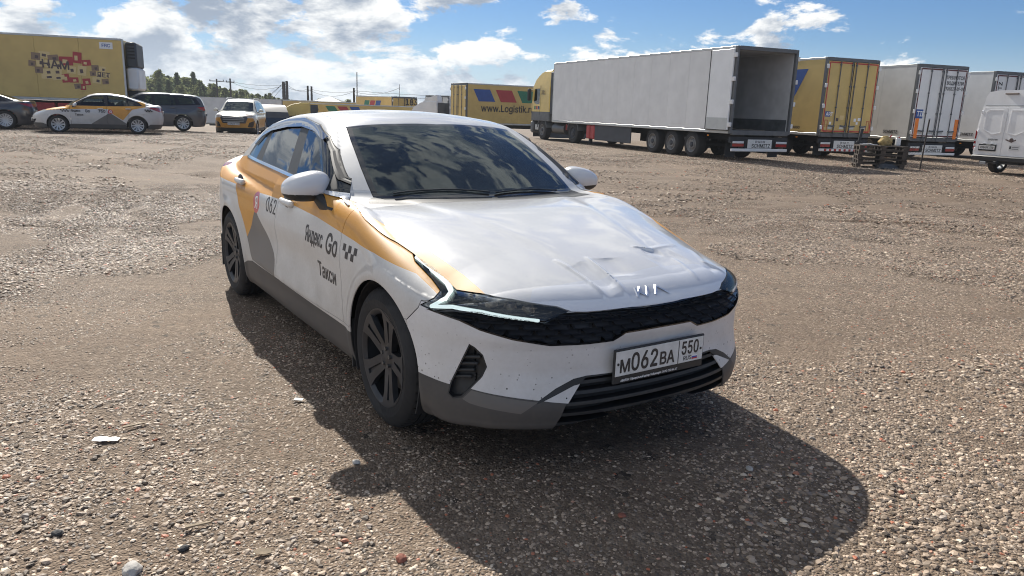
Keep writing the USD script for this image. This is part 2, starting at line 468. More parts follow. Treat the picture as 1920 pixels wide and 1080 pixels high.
def terrain(x, y):
    x, y = np.broadcast_arrays(np.asarray(x, float), np.asarray(y, float))
    r = np.hypot(x, y)
    P = np.stack([x, y, 0 * x], -1)
    near = sstep((r - 6) / 12)
    z = (meshkit.fbm(P * .45, 3, 3) - .5) * (.020 + .10 * near) + (meshkit.fbm(P * np.array([.9, 2.2, 1]), 3, 9) - .5) * .022 * near
    taxi_ = np.exp(-(((x + .6) / 3.2) ** 2 + ((y - 5) / 3.2) ** 2) ** 2)
    z = z * (1 - .85 * taxi_)
    for (cx, cy), R, d in RUTS:
        q = np.hypot(x - cx, y - cy) - R
        z = z - d * np.exp(-(q / .22) ** 2) * near + d * .5 * np.exp(-((np.abs(q) - .42) / .16) ** 2) * near
    parked = sstep((y - 20) / 8)
    z = z * (1 - .75 * parked) + .11 * sstep((-x - 6) / 8) * sstep((y - 14) / 10) * (1 - sstep((y - 36) / 14))
    z = z - 2.3 * sstep((y - 41) / 38) - .19 * np.exp(-(((x + 13) / 5) ** 2 + ((y - 37.5) / 4) ** 2))
    z = z + sstep((r - 150) / 300) * 2.6
    return z


def build_ground():
    def axis(lo, hi, a, b, fine, grow):
        pos = [a]
        s = fine
        while pos[-1] < b:
            pos.append(pos[-1] + fine)
        up = [pos[-1]]
        while up[-1] < hi:
            s *= grow
            up.append(up[-1] + s)
        s, dn = fine, [a]
        while dn[-1] > lo:
            s *= grow
            dn.append(dn[-1] - s)
        return np.array(dn[:0:-1] + pos + up[1:])
    xs = axis(-420, 420, -7, 7, .075, 1.045)
    ys = axis(-110, 520, .6, 12, .075, 1.03)
    X, Y = np.meshgrid(xs, ys, indexing="ij")
    Z = terrain(X, Y)
    v = np.stack([X, Y, Z], -1).reshape(-1, 3)
    n, m = X.shape
    i, j = np.meshgrid(np.arange(n - 1), np.arange(m - 1), indexing="ij")
    q = np.stack([i * m + j, (i + 1) * m + j, (i + 1) * m + j + 1, i * m + j + 1], -1).reshape(-1, 4)
    nodes = {"g": ("geometry", {}),
             "n1": ("noise_texture", {"scale": .33, "detail": 5.0, "roughness": .6}), "n2": ("noise_texture", {"scale": 2.6, "detail": 6.0, "roughness": .65}),
             "st": ("mapping", {"scale": (.35, 1.5, 1.0), "rotation": (0, 0, .25)}), "n3": ("noise_texture", {"scale": .9, "detail": 6.0, "roughness": .62, "distortion": .6}),
             "v1": ("voronoi_texture", {"scale": 95.0}), "v2": ("voronoi_texture", {"scale": 42.0}), "v3": ("voronoi_texture", {"scale": 9.0}),
             "c1": ("separate_color", {}), "c2": ("separate_color", {}), "c3": ("separate_color", {}),
             "dirt": ("rgb_ramp", {"ramp": [(0.25, (0.117, 0.078, 0.049)), (.45, (0.188, 0.127, 0.081)), (.6, (0.248, 0.172, 0.113)), (.8, (0.324, 0.232, 0.156))]}),
             "grav": ("rgb_ramp", {"ramp": [(0.0, (0.041, 0.031, 0.023)), (.25, (0.089, 0.066, 0.046)), (.55, (0.144, 0.108, 0.077)), (.85, (0.212, 0.164, 0.120)), (.97, (0.308, 0.248, 0.188)), (1.0, (0.177, 0.063, 0.033))]}),
             "grav2": ("rgb_ramp", {"ramp": [(0.0, (0.050, 0.038, 0.027)), (.5, (0.138, 0.103, 0.071)), (.85, (0.218, 0.166, 0.119)), (1.0, (0.378, 0.301, 0.225))]}),
             "fm": ("map_range", {"from_min": .34, "from_max": .66, "to_min": .45, "to_max": .80, "clamp": True}),
             "mxa": ("mix_color", {"fac": .5}), "mx": ("mix_color", {}), "mx3": ("mix_color", {}),
             "pick": ("math", {"math_type": "greater_than", "value2": .86}), "h3": ("math", {"math_type": "less_than", "value2": .35}), "pk": ("math", {"math_type": "multiply"}),
             "hh": ("math", {"math_type": "multiply_add", "value2": -.9}), "hb": ("math", {"math_type": "multiply_add", "value2": -.6}), "hn": ("math", {"math_type": "multiply", "value2": 1.4}),
             "bp": ("bump", {"strength": .9, "distance": .009}), "p": ("principled_bsdf", {"roughness": .85, "specular_ior_level": .35})}
    links = [("g.position", "n1.vector"), ("g.position", "n2.vector"), ("g.position", "st.vector"), ("st.vector", "n3.vector"), ("g.position", "v1.vector"), ("g.position", "v2.vector"), ("g.position", "v3.vector"),
             ("v1.color", "c1.color"), ("v2.color", "c2.color"), ("v3.color", "c3.color"), ("n3.fac", "dirt.fac"), ("c1.r", "grav.fac"), ("c2.g", "grav2.fac"), ("grav.color", "mxa.a"), ("grav2.color", "mxa.b"),
             ("n1.fac", "fm.value"), ("fm.result", "mx.fac"), ("dirt.color", "mx.a"), ("mxa.result", "mx.b"), ("c3.b", "pick.value1"), ("v3.distance", "h3.value1"), ("pick.value", "pk.value1"), ("h3.value", "pk.value2"),
             ("pk.value", "mx3.fac"), ("mx.result", "mx3.a"), ("grav2.color", "mx3.b"), ("mx3.result", "p.base_color"),
             ("n2.fac", "hn.value1"), ("v2.distance", "hb.value1"), ("hn.value", "hb.value3"), ("v1.distance", "hh.value1"), ("hb.value", "hh.value3"), ("hh.value", "bp.height"), ("bp.normal", "p.normal")]
    gm = mat("yard_ground", nodes, links, surface="p.BSDF")
    p = put("/World", "ground", (v, q), gm, True)
    tag(stage.GetPrimAtPath(p), kind="structure")
    # loose stones: square metres of real pebbles, laid over and over at every angle
    rng = np.random.default_rng(5)
    ico = trimesh.creation.icosahedron()

    def stones(n, rad, rmin, rmax, power, seed, flat=.6):
        r_ = np.random.default_rng(seed)
        V, F, T = [], [], []
        ang, rr = r_.uniform(0, 2 * np.pi, n), rad * np.sqrt(r_.uniform(0, 1, n))
        size = rmin + (rmax - rmin) * r_.uniform(0, 1, n) ** power
        for k in range(n):
            w = ico.vertices * (1 + r_.uniform(-.28, .28, (12, 1))) * np.array([1.0, r_.uniform(.6, .95), r_.uniform(.28, .55)]) * size[k]
            a, b = r_.uniform(0, 2 * np.pi), r_.normal(0, .20)
            ca, sa, cb, sb = np.cos(a), np.sin(a), np.cos(b), np.sin(b)
            w = w @ np.array([[cb, 0, -sb], [0, 1, 0], [sb, 0, cb]]) @ np.array([[ca, sa, 0], [-sa, ca, 0], [0, 0, 1]])
            V.append(w + [rr[k] * np.cos(ang[k]), rr[k] * np.sin(ang[k]), size[k] * r_.uniform(.0, .22)])
            F.append(ico.faces + 12 * k)
            T += [r_.uniform()] * 12
        return np.vstack(V), np.vstack(F), np.array(T)
    sm = mat("loose_stone", {"a": ("attribute", {"attribute": "tone"}), 
                             "r": ("rgb_ramp", {"ramp": [(0, (0.074, 0.057, 0.042)), (.16, (0.154, 0.117, 0.083)), (.42, (0.261, 0.195, 0.137)), (.66, (0.370, 0.278, 0.197)), (.84, (0.484, 0.368, 0.264)), (.945, (0.700, 0.578, 0.435)), (.955, (0.402, 0.130, 0.064)), (.972, (0.430, 0.148, 0.074)), (.977, (0.202, 0.170, 0.143)), (1, (0.322, 0.267, 0.218))]}),
                             "p": ("principled_bsdf", {"roughness": .62, "specular_ior_level": .45})},
             [("a.fac", "r.fac"), ("r.color", "p.base_color")], surface="p.BSDF")

    def scatter(name, protos, places, label, cat):
        path = fresh("/World", name)
        pi = UsdGeom.PointInstancer.Define(stage, path)
        targets = []
        for k, pr in enumerate(protos):
            q_ = f"{path}/stones_{k + 1:03d}"
            tones(usdkit.mesh(stage, q_, pr[:2], sm), pr[2])
            targets.append(q_)
        pi.CreatePrototypesRel().SetTargets([Sdf.Path(t) for t in targets])
        pos = np.array([[x, y, 0] for x, y, _, _, _ in places])
        pos[:, 2] = terrain(pos[:, 0], pos[:, 1]) - .001
        e = .5
        gx = (terrain(pos[:, 0] + e, pos[:, 1]) - terrain(pos[:, 0] - e, pos[:, 1])) / (2 * e)
        gy = (terrain(pos[:, 0], pos[:, 1] + e) - terrain(pos[:, 0], pos[:, 1] - e)) / (2 * e)
        quat = []
        for (x, y, a, s, k), u, w in zip(places, gx, gy):
            nrm = Gf.Vec3d(-u, -w, 1).GetNormalized()
            R = Gf.Rotation(Gf.Vec3d(0, 0, 1), math.degrees(a)) * Gf.Rotation(Gf.Vec3d(0, 0, 1), nrm)
            qq = R.GetQuat()
            quat.append(Gf.Quath(float(qq.GetReal()), *[float(t) for t in qq.GetImaginary()]))
        pi.CreatePositionsAttr(Vt.Vec3fArray.FromNumpy(pos.astype(np.float32)))
        pi.CreateOrientationsAttr(Vt.QuathArray(quat))
        pi.CreateScalesAttr(Vt.Vec3fArray.FromNumpy(np.array([[s, s, s] for _, _, _, s, _ in places], np.float32)))
        pi.CreateProtoIndicesAttr(Vt.IntArray([int(k) for *_, k in places]))
        tag(pi.GetPrim(), label, cat, kind="stuff")
    fine = [stones(4600, .75, .0026, .0100, 2.1, s) for s in (1, 2, 3)] + [stones(1500, .7, .007, .021, 2.4, s) for s in (4, 5)] + [stones(1500, .75, .0026, .0085, 2.2, 6)]
    places = []
    y = 1.5
    while y < 13.5:
        half_ = .72 * y + 1.3
        x = -half_
        while x < half_:
            px_, py_ = x + rng.uniform(-.2, .2), y + rng.uniform(-.2, .2)
            c_ = float(meshkit.fbm(np.array([[px_ * .55, py_ * .55, 7.0]]), 2, 21)[0])
            places.append((px_, py_, rng.uniform(0, 6.28), rng.uniform(.9, 1.15), rng.integers(0, 3) if c_ > .34 else 5))
            if c_ > .47:
                places.append((px_, py_, rng.uniform(0, 6.28), rng.uniform(.85, 1.1), rng.integers(3, 5)))
            x += .86
        y += .86
    scatter("gravel", fine, places, "grey crushed gravel strewn over the yard in front", "gravel")
    far = [stones(1800, 2.2, .008, .030, 2.8, s) for s in (11, 12)]
    places = []
    y = 12.0
    while y < 34:
        half_ = .72 * y + 3
        x = -half_
        while x < half_:
            places.append((x + rng.uniform(-.6, .6), y + rng.uniform(-.6, .6), rng.uniform(0, 6.28), rng.uniform(.8, 1.2), rng.integers(0, 2)))
            x += 2.7
        y += 2.7
    scatter("scattered_stones", far, places, "larger stones lying on the bare dirt further back", "stones")


build_ground()
# ------------------------------------------------------------------ trucks, trailers, van
M["trailer_white"] = principled("trailer_white", (.66, .66, .65), .5, noise=.08, noise_scale=1.5)
M["trailer_white2"] = principled("trailer_grey_white", (.56, .56, .55), .55, noise=.12, noise_scale=1.2)
M["trailer_door_white"] = principled("open_door_white", (.72, .73, .73), .45, noise=.06, noise_scale=2)
M["trailer_yellow"] = principled("trailer_yellow", (.54, .385, .13), .5, noise=.10, noise_scale=1.2)
M["truck_yellow"] = principled("truck_yellow", (.62, .44, .10), .4, coat=.3, noise=.08, noise_scale=2)
M["frame_grey"] = principled("frame_grey", (.10, .105, .11), .55, noise=.2, noise_scale=4)
M["alu"] = principled("aluminium_rail", (.46, .47, .46), .45, metal=.5, noise=.1, noise_scale=3)
M["chassis"] = principled("dark_chassis", (.016, .018, .022), .7, noise=.4, noise_scale=5)
M["dark_grey"] = principled("dark_grey_panel", (.035, .040, .05), .6, noise=.2, noise_scale=3)
M["red_box"] = principled("red_plastic", (.33, .035, .035), .5, noise=.15, noise_scale=4)
M["marker_red"] = principled("red_marker", (.40, .045, .03), .5, noise=.15, noise_scale=8)
M["marker_dark_red"] = principled("dull_red_marker", (.10, .030, .030), .6, noise=.25, noise_scale=8)
M["orange_plate"] = principled("orange_plate", (.75, .20, .02), .5)
M["sign_blue"] = principled("sign_blue", (.02, .07, .26), .5)
M["sign_red"] = principled("sign_red", (.36, .035, .04), .5)
M["sign_green"] = principled("sign_green", (.02, .16, .09), .5)
M["interior"] = principled("reefer_lining", (.50, .51, .52), .5, noise=.15, noise_scale=1.6)
M["kick"] = principled("kick_plate", (.10, .11, .12), .5, metal=.3, noise=.3, noise_scale=3)
M["truck_glass"] = pane("truck_glass", (.30, .34, .35), 1.6)
M["truck_rubber"] = principled("truck_tyre", (.016, .016, .017), .85, noise=.4, noise_scale=4)
M["rim_worn"] = principled("worn_steel_rim", (.19, .19, .19), .55, metal=.3, noise=.35, noise_scale=6)
M["print_brown"] = principled("print_brown", (.24, .16, .10), .55)
M["print_tan"] = principled("print_tan", (.62, .47, .22), .55)
M["print_ink"] = principled("print_ink", (.09, .06, .055), .55)


def truck_wheel(root, x, y, z, side, rim=None, R=.50, w=.32):
    """outer face at y, looking to side (+1 = +y)"""
    path = fresh(root, "wheel")
    UsdGeom.Xform.Define(stage, path)
    f = (lambda m: mirror_y(m)) if side > 0 else (lambda m: m)
    pl = lambda m: tri(f(m).translate((x, y, z)))                        # noqa: E731
    put(path, "tyre", pl(lathe([(.29, .0), (.33, -.012), (R - .06, -.010), (R - .015, .02), (R, .05), (R, w - .03), (R - .03, w), (.29, w)], 40)), M["truck_rubber"], 35)
    disc = lathe([(0, .03), (.10, .03), (.11, .015), (.155, .015), (.165, .05), (.20, .075), (.26, .055), (.278, .0), (.30, .0), (.30, .10), (0, .12)], 36)
    holes = [cyl((.215 * math.sin(a), -.1, .215 * math.cos(a)), (.215 * math.sin(a), .3, .215 * math.cos(a)), .026, n=8) for a in np.linspace(0, 2 * math.pi, 10, endpoint=False)]
    put(path, "rim", pl(disc - m3.Manifold.batch_boolean(holes, m3.OpType.Add)), rim or M["rim_worn"], 35)
    put(path, "hub_cap", pl(lathe([(0, -.02), (.07, -.02), (.085, 0), (.09, .04), (0, .04)], 20)), M["dark_grey"], 35)


def rear_gear(root, W, zf, bumper="white", plate=None, striped=False, wheels=(2.2, 3.5, 4.8), axle_z=.46, rim=None):
    """running gear and tail of a semi trailer, rear face at x=0, forward +x"""
    put(root, "chassis_beam", tri(cbox((6.5, .5, zf - .14), (12.6, .12, .22), .01)), M["chassis"])
    put(root, "chassis_beam", tri(cbox((6.5, -.5, zf - .14), (12.6, .12, .22), .01)), M["chassis"])
    for x in wheels:
        for s in (1, -1):
            truck_wheel(root, x, s * (W / 2 - .06), axle_z, s, rim, R=.46)
        put(root, "axle", tri(cyl((x, -W / 2 + .2, axle_z), (x, W / 2 - .2, axle_z), .07)), M["chassis"])
        rg = max(.47, min(.54, zf - axle_z - .006))
        mg = lathe([(rg - .012, .02), (rg, .02), (rg, .38), (rg - .012, .38)], 32).translate((x, -W / 2 + .04, axle_z)) ^ box(x - 1, x + 1, -W, 0, axle_z + .25, 3)
        put(root, "mudguard", tri(mg), M["chassis"], 40)
        put(root, "mudguard", tri(mirror_y(mg)), M["chassis"], 40)
    # tail: cross member, lamp clusters, under-run bar, plate and mud flaps
    put(root, "tail_beam", tri(cbox((.06, 0, zf - .20), (.10, W - .1, .20), .01)), M["chassis"])
    for s in (1, -1):
        lp = put(root, "lamp_cluster", tri(cbox((.0, s * (W / 2 - .36), zf - .33), (.08, .52, .22), .015)), M["chassis"])
        put(lp, "red_lamp", tri(cbox((-.045, s * (W / 2 - .36), zf - .375), (.02, .48, .10), .008)), M["red_lens"])
        put(lp, "white_lamp", tri(cbox((-.045, s * (W / 2 - .36), zf - .28), (.02, .48, .075), .008)), M["clear_lens"])
        put(root, "mud_flap", tri(cbox((.35, s * (W / 2 - .36), .36), (.015, .44, .46), .003)), M["chassis"])
    bar = put(root, "underrun_bar", tri(cbox((-.03, 0, zf - .54), (.08, W - .16, .10), .015)), M["trailer_white"] if bumper == "white" else M["frame_grey"])
    for s in (1, -1):
        put(root, "underrun_bracket", tri(cbox((.03, s * .55, zf - .36), (.06, .10, .42))), M["chassis"])
    if striped:
        for k in range(9):
            y0 = -W / 2 + .22 + k * (W - .40) / 9
            put(bar, "red_stripe", tri(cbox((-.072, y0 + .06, zf - .54), (.004, .11, .085))), M["marker_red"])
    if plate:
        pb = put(root, "plate_board", tri(cbox((-.03, 0, zf - .33), (.02, 1.05, .30), .005)), M["plate_white"])
        put(pb, "plate_number", tri(cbox((-.043, 0, zf - .265), (.006, .52, .112), .003)), M["trailer_white"])
        put(pb, "plate_lettering", text_at(plate[0], .07, (-.047, .22, zf - .29), (0, -1, 0), (0, 0, 1), .002, True, sx=.8), M["ink"])
        put(pb, "board_lettering", text_at(plate[1], .125, (-.041, .36, zf - .455), (0, -1, 0), (0, 0, 1), .002, True, sx=1.0), M["ink"])
    # landing legs, side box, spare gear
    for s in (1, -1):
        put(root, "landing_leg", tri(cbox((10.6, s * (W / 2 - .45), .55), (.14, .14, 1.0), .01)), M["chassis"])
        put(root, "side_guard", tri(cbox((8.0, s * (W / 2 - .08), .62), (3.1, .05, .72), .01)), M["dark_grey"])
    put(root, "side_marker_lamp", tri(cbox((1.2, W / 2 - .02, zf - .10), (.09, .03, .05), .005)), M["amber_lens"])


def doors_closed(root, W, zf, H, face, border, frame, marks="plain"):
    """two leaves with lock bars, hinges and a coloured marker frame; rear face at x=0"""
    z0, z1 = zf + .14, H - .14
    w = W / 2 - .075
    for s in (1, -1):
        d = put(root, "rear_door", tri(cbox((-.005, s * (.012 + (w) / 2), (z0 + z1) / 2), (.07, w - .012, z1 - z0), .006)), face)
        # marker strips round the leaf's edges
        xo = -.0425
        put(d, "marker_strip", tri(cbox((xo, s * (w - .045), (z0 + z1) / 2), (.004, .055, z1 - z0 - .06))), border)
        put(d, "marker_strip", tri(cbox((xo, s * (w / 2 - .01), z1 - .045), (.004, w - .14, .055))), border)
        put(d, "marker_strip", tri(cbox((xo, s * (w / 2 - .01), z0 + .045), (.004, w - .14, .055))), border)
        for k, yy in enumerate((.10, w * .55)):
            bar = put(d, "lock_bar", tri(cyl((-.075, s * yy, z0 - .16), (-.075, s * yy, z1 + .02), .019, n=10)), M["frame_grey"], 40)
            for zz in (z0 + .25, z0 + .95, z0 + 1.75, z1 - .12):
                put(bar, "bar_guide", tri(cbox((-.07, s * yy, zz), (.05, .07, .05), .005)), M["frame_grey"])
            put(bar, "lock_handle", tri(cbox((-.085, s * (yy + .13), z0 + .24), (.03, .30, .06), .008, (6 * s, 0, 0))), M["frame_grey"])
            put(bar, "handle_plate", tri(cbox((-.045, s * (yy + .16), z0 + .20), (.008, .22, .14), .003)), M["alu"])
        for zz in (z0 + .18, z0 + (z1 - z0) * .37, z0 + (z1 - z0) * .66, z1 - .20):
            put(d, "hinge", tri(cbox((-.06, s * (w + .055), zz), (.06, .10, .16), .015)), M["trailer_white"])
    put(root, "door_seal", tri(cbox((-.02, 0, (z0 + z1) / 2), (.05, .020, z1 - z0))), M["matte_black"])


def box_body(root, L, W, zf, H, side, roof, frame, seams=1.3, walls=True):
    """box with wall panels, rails and a rear portal; hollow"""
    t = .07
    n = max(2, int(round(L / seams)))
    xs = np.linspace(.10, L, n + 1)
    for s in (1, -1):
        for a, b in zip(xs[:-1], xs[1:]):
            put(root, "wall_panel", tri(cbox(((a + b) / 2, s * (W / 2 - t / 2), (zf + .10 + H - .07) / 2), (b - a - .006, t, H - zf - .19), .003)), side)
        put(root, "top_rail", tri(cbox((L / 2 + .05, s * (W / 2 - .035), H - .04), (L - .12, .085, .085), .01)), M["alu"])
        put(root, "bottom_rail", tri(cbox((L / 2 + .05, s * (W / 2 - .035), zf + .05), (L - .12, .085, .105), .01)), M["alu"])
        put(root, "rear_post", tri(cbox((.045, s * (W / 2 - .04), (zf + H) / 2), (.12, .10, H - zf), .012)), frame)
        put(root, "front_post", tri(cbox((L + .02, s * (W / 2 - .04), (zf + H) / 2), (.08, .10, H - zf - .02), .015)), M["alu"])
    put(root, "roof_panel", tri(cbox((L / 2, 0, H - .035), (L - .1, W - .16, .05), .005)), roof)
    put(root, "floor", tri(cbox((L / 2, 0, zf + .05), (L - .05, W - .16, .10))), M["kick"])
    put(root, "front_wall", tri(cbox((L - .05, 0, (zf + H) / 2), (.08, W - .18, H - zf - .12))), side)
    put(root, "rear_header", tri(cbox((.045, 0, H - .06), (.12, W - .17, .13), .01)), frame)
    put(root, "rear_sill", tri(cbox((.045, 0, zf + .04), (.13, W - .17, .16), .01)), frame)


# ---- the long white trailer with its doors folded back
YAW1 = 1.975
T1 = thing("semi_trailer", "long white trailer with its rear doors folded open, empty inside", "trailer", (8.418, 26.518, 0), YAW1)
W1, H1, Z1, L1 = 2.60, 3.80, .93, 13.92
box_body(T1, L1, W1, Z1, H1, M["trailer_white"], M["trailer_white"], M["frame_grey"])
for s in (1, -1):
    d = put(T1, "rear_door", tri(cbox((.68, s * (W1 / 2 + .05), (Z1 + H1) / 2 + .01), (1.20, .06, H1 - Z1 - .22), .008)), M["trailer_door_white"], label="door leaf folded back flat against the trailer's side")
    put(d, "door_edge_seal", tri(cbox((1.285, s * (W1 / 2 + .05), (Z1 + H1) / 2 + .01), (.03, .085, H1 - Z1 - .20), .004)), M["chassis"])
    put(d, "door_edge_seal", tri(cbox((.68, s * (W1 / 2 + .05), Z1 + .11), (1.20, .085, .03), .004)), M["chassis"])
    put(d, "kick_plate", tri(cbox((.68, s * (W1 / 2 + .083), Z1 + .33), (1.14, .006, .38))), M["alu"])
    for zz in (Z1 + .3, Z1 + 1.05, Z1 + 1.8, H1 - .3):
        put(d, "hinge", tri(cbox((.03, s * (W1 / 2 + .035), zz), (.14, .09, .15), .015)), M["trailer_white"])
    put(T1, "inner_lining", tri(cbox((L1 / 2, s * (W1 / 2 - .085), (Z1 + H1) / 2), (L1 - .2, .02, H1 - Z1 - .22))), M["interior"])
    put(T1, "kick_strip", tri(cbox((L1 / 2, s * (W1 / 2 - .105), Z1 + .31), (L1 - .25, .012, .40))), M["kick"])
put(T1, "inner_ceiling", tri(cbox((L1 / 2, 0, H1 - .08), (L1 - .2, W1 - .22, .02))), M["interior"])
put(T1, "inner_front_wall", tri(cbox((L1 - .13, 0, (Z1 + H1) / 2), (.05, W1 - .22, H1 - Z1 - .2))), M["interior"])
put(T1, "bulkhead_kick_strip", tri(cbox((L1 - .165, 0, Z1 + .33), (.012, W1 - .25, .45))), M["kick"])
put(T1, "cooling_unit", tri(cbox((L1 + .25, 0, H1 - .85), (.42, 1.9, 1.55), .06)), M["dark_grey"])
rear_gear(T1, W1, Z1, plate=("ЕР 2470 50", "SCHMITZ"))
for k in range(2):
    put(T1, "extinguisher_box", tri(cbox((10.15 - .42 * k, W1 / 2 - .16, .60), (.36, .28, .62), .05)), M["red_box"], 40)


def tractor(name, label, loc, yaw, colour, number=None, deflector=True, group=None):
    """cab over engine tractor, front at x=0 facing +x, rear axle behind"""
    r = thing(name, label, "truck", loc, yaw, group)
    prof = [(0.02, .95), (.06, 1.35), (0.0, 1.75), (-.05, 1.95), (-.16, 2.72), (-.34, 3.05), (-.9, 3.38), (-1.55, 3.52), (-2.18, 3.52), (-2.22, .95)]
    cab = prism(prof, "xz", -1.2, 1.2)
    cab = cab ^ m3.Manifold.batch_hull([cbox((-1.1, 0, 1.8), (2.4, 2.40, 1.9), .12), cbox((-1.3, 0, 3.2), (1.9, 2.1, .9), .2)])
    win = prism([(-.26, 1.92), (-.38, 2.58), (-1.02, 2.60), (-1.02, 1.80), (-.55, 1.80)], "xz", -2, 2)
    ws = box(-.4, 1, -1.02, 1.02, 1.9, 2.66)
    inner = cab.scale((.93, .93, .96)).translate((-.08, 0, .075))
    low = box(-3, 1, -2, 2, 0, 1.42)
    shell = cab - inner
    put(r, "cab", tri(shell - win - ws - low), colour, 30)
    put(r, "lower_cab", tri(shell ^ low), M["frame_grey"], 30)
    C = f"{r}/cab"
    put(r, "windscreen", tri((shell ^ ws).scale((.995, .995, 1))), M["truck_glass"], 30)
    for s in (1, -1):
        put(r, "side_window", tri((shell ^ win ^ box(-3, 1, 0 if s > 0 else -2, 2 if s > 0 else 0, 0, 4)).scale((1, .992, 1))), M["truck_glass"], 30)
        y = s * 1.203
        put(r, "door_seam", tri(cbox((-1.10, y - s * .004, 2.0), (.018, .012, 1.5))), M["matte_black"])
        put(r, "door_seam", tri(cbox((-.16, y - s * .006, 1.6), (.018, .012, .6))), M["matte_black"])
        put(r, "door_handle", tri(cbox((-.95, y + s * .01, 1.66), (.14, .03, .05), .008)), M["matte_black"])
        put(r, "door_mirror", tri(cbox((-.02, s * 1.36, 2.28), (.14, .22, .62), .05)), M["black_plastic"], 40)
        put(f"{r}/door_mirror" + ("" if s == 1 else "_001"), "mirror_arm", pipe([(-.10, s * 1.15, 2.55), (-.02, s * 1.34, 2.50)], .02), M["black_plastic"])
        for k, cc in enumerate(("sign_green", "sign_red", "sign_blue")):
            x0 = -.52 - .22 * k if s < 0 else -.96 + .22 * k
            q = [(x0 - .08, 1.70), (x0 + .08, 1.70), (x0 + .05, 1.52), (x0 - .11, 1.52)]
            # colour marks on the door
            x0 = -.42 - .24 * k
            put(C, "door_mark", tri(cbox((x0 - .03, y, 1.62), (.17, .008, .17))), M[cc])
        if number:
            put(C, "number_lettering", text_at(number, .19, (-1.72 if s < 0 else -1.20, y + s * .002, 2.30), (1, 0, 0) if s < 0 else (-1, 0, 0), (0, 0, 1), .004, True), M["ink"])
        put(r, "step", tri(cbox((-.75, s * 1.10, .62), (.55, .14, .28), .02)), M["alu"])
        wa = lathe([(.0, .0), (.585, .0), (.585, .42), (.0, .42)], 32)
        put(r, "front_mudguard", tri((lathe([(.56, .0), (.60, .0), (.60, .42), (.56, .42)], 32).translate((-1.38, -1.20, .52)) ^ box(-3, 1, -3, 3, .62, 2)) if s < 0 else mirror_y(lathe([(.56, .0), (.60, .0), (.60, .42), (.56, .42)], 32).translate((-1.38, -1.20, .52)) ^ box(-3, 1, -3, 3, .62, 2))), M["frame_grey"], 40)
        truck_wheel(r, -1.38, s * 1.17, .50, s)
        truck_wheel(r, -4.95, s * 1.20, .50, s, M["dark_grey"])
        m_ = lathe([(.56, .0), (.60, .0), (.60, .60), (.56, .60)], 32).translate((-4.95, -1.22, .52)) ^ box(-6, 1, -3, 3, .60, 2)
        put(r, "rear_mudguard", tri(m_ if s < 0 else mirror_y(m_)), M["frame_grey"], 40)
        put(r, "fuel_tank", tri(cyl((-2.55, s * .90, .62), (-3.9, s * .90, .62), .27, n=24)), M["steel_dark"], 40)
        put(r, "side_deflector", tri(cbox((-2.45, s * 1.14, 2.35), (.50, .05, 2.1), .02)), M["dark_grey"])
        put(r, "headlamp", tri(cbox((.02, s * .88, .92), (.12, .42, .24), .04)), M["clear_lens"], 40)
    put(r, "bumper", tri(cbox((-.10, 0, .62), (.36, 2.42, .62), .08)), M["frame_grey"], 40)
    put(r, "grille_panel", tri(cbox((.045, 0, 1.30), (.04, 1.7, .50), .015)), M["black_plastic"])
    put(r, "chassis_frame", tri(cbox((-3.6, 0, .86), (4.8, .95, .26), .02)), M["chassis"])
    put(r, "air_tank", tri(cyl((-3.95, .55, .72), (-3.95, 1.05, .72), .15, n=20)), M["red_box"], 40)
    put(r, "coupling_plate", tri(cyl((-4.7, 0, 1.0), (-4.7, 0, 1.08), .45, n=24)), M["chassis"])
    if deflector:
        dfl = prism([(-.95, 3.40), (-1.35, 3.72), (-2.05, 3.98), (-2.15, 3.50)], "xz", -.95, .95) ^ cbox((-1.4, 0, 3.6), (1.8, 1.9, 1.0), .12)
        put(r, "roof_deflector", tri(dfl), colour, 30)
    return r


ca, sa = math.cos(YAW1), math.sin(YAW1)
fx = L1 + 2.85
tractor("tractor_unit", "yellow cab-over truck with black mirror coupled to the long white trailer", (8.418 + ca * fx, 26.518 + sa * fx, 0), YAW1, M["truck_yellow"], "331", deflector=False)

# ---- yellow trailer
T2 = thing("semi_trailer", "yellow trailer with blue side mark and closed doors with lock bars", "trailer", (12.924, 30.233, 0), 1.949)
W2, H2, Z2, L2 = 2.63, 3.83, .89, 13.6
box_body(T2, L2, W2, Z2, H2, M["trailer_yellow"], M["trailer_yellow"], M["frame_grey"], 1.7)
doors_closed(T2, W2, Z2, H2, M["trailer_yellow"], M["marker_red"], M["frame_grey"])
rear_gear(T2, W2, Z2, plate=("АВ 5521 77", "SCHMITZ"), striped=True)
S2 = W2 / 2 + .006
put(f"{T2}", "blue_side_mark", tri(prism([(1.55, 2.40), (3.9, 2.40), (3.3, 3.42), (.95, 3.42)], "xz", -S2 - .0, -S2 + .010)), M["sign_blue"])
put(T2, "side_lettering", text_at("www.Logistik.ru", .50, (10.2, S2, 1.72), (-1, 0, 0), (0, 0, 1), .006, True), M["ink"])
put(T2, "small_side_sign", text_at("CARGO", .10, (1.55, S2, 1.12), (-1, 0, 0), (0, 0, 1), .004, True), M["ink"])
for (y0, z0, w, h, m) in ((1.02, 1.72, .26, .20, "sign_blue"), (.52, 1.52, .12, .12, "print_ink"), (.30, 1.60, .20, .16, "print_tan"), (-.38, 1.52, .12, .12, "white_ink"), (-.62, 1.55, .18, .12, "white_ink"), (-.50, 1.40, .10, .10, "white_ink"), (.85, 1.38, .10, .10, "white_ink")):
    put(T2, "door_sticker", tri(cbox((-.0440, y0, z0), (.004, w, h))), M[m])
put(T2, "sticker_lettering", text_at("ART", .13, (-.047, 1.12, 1.66), (0, -1, 0), (0, 0, 1), .003, True), M["white_ink"])
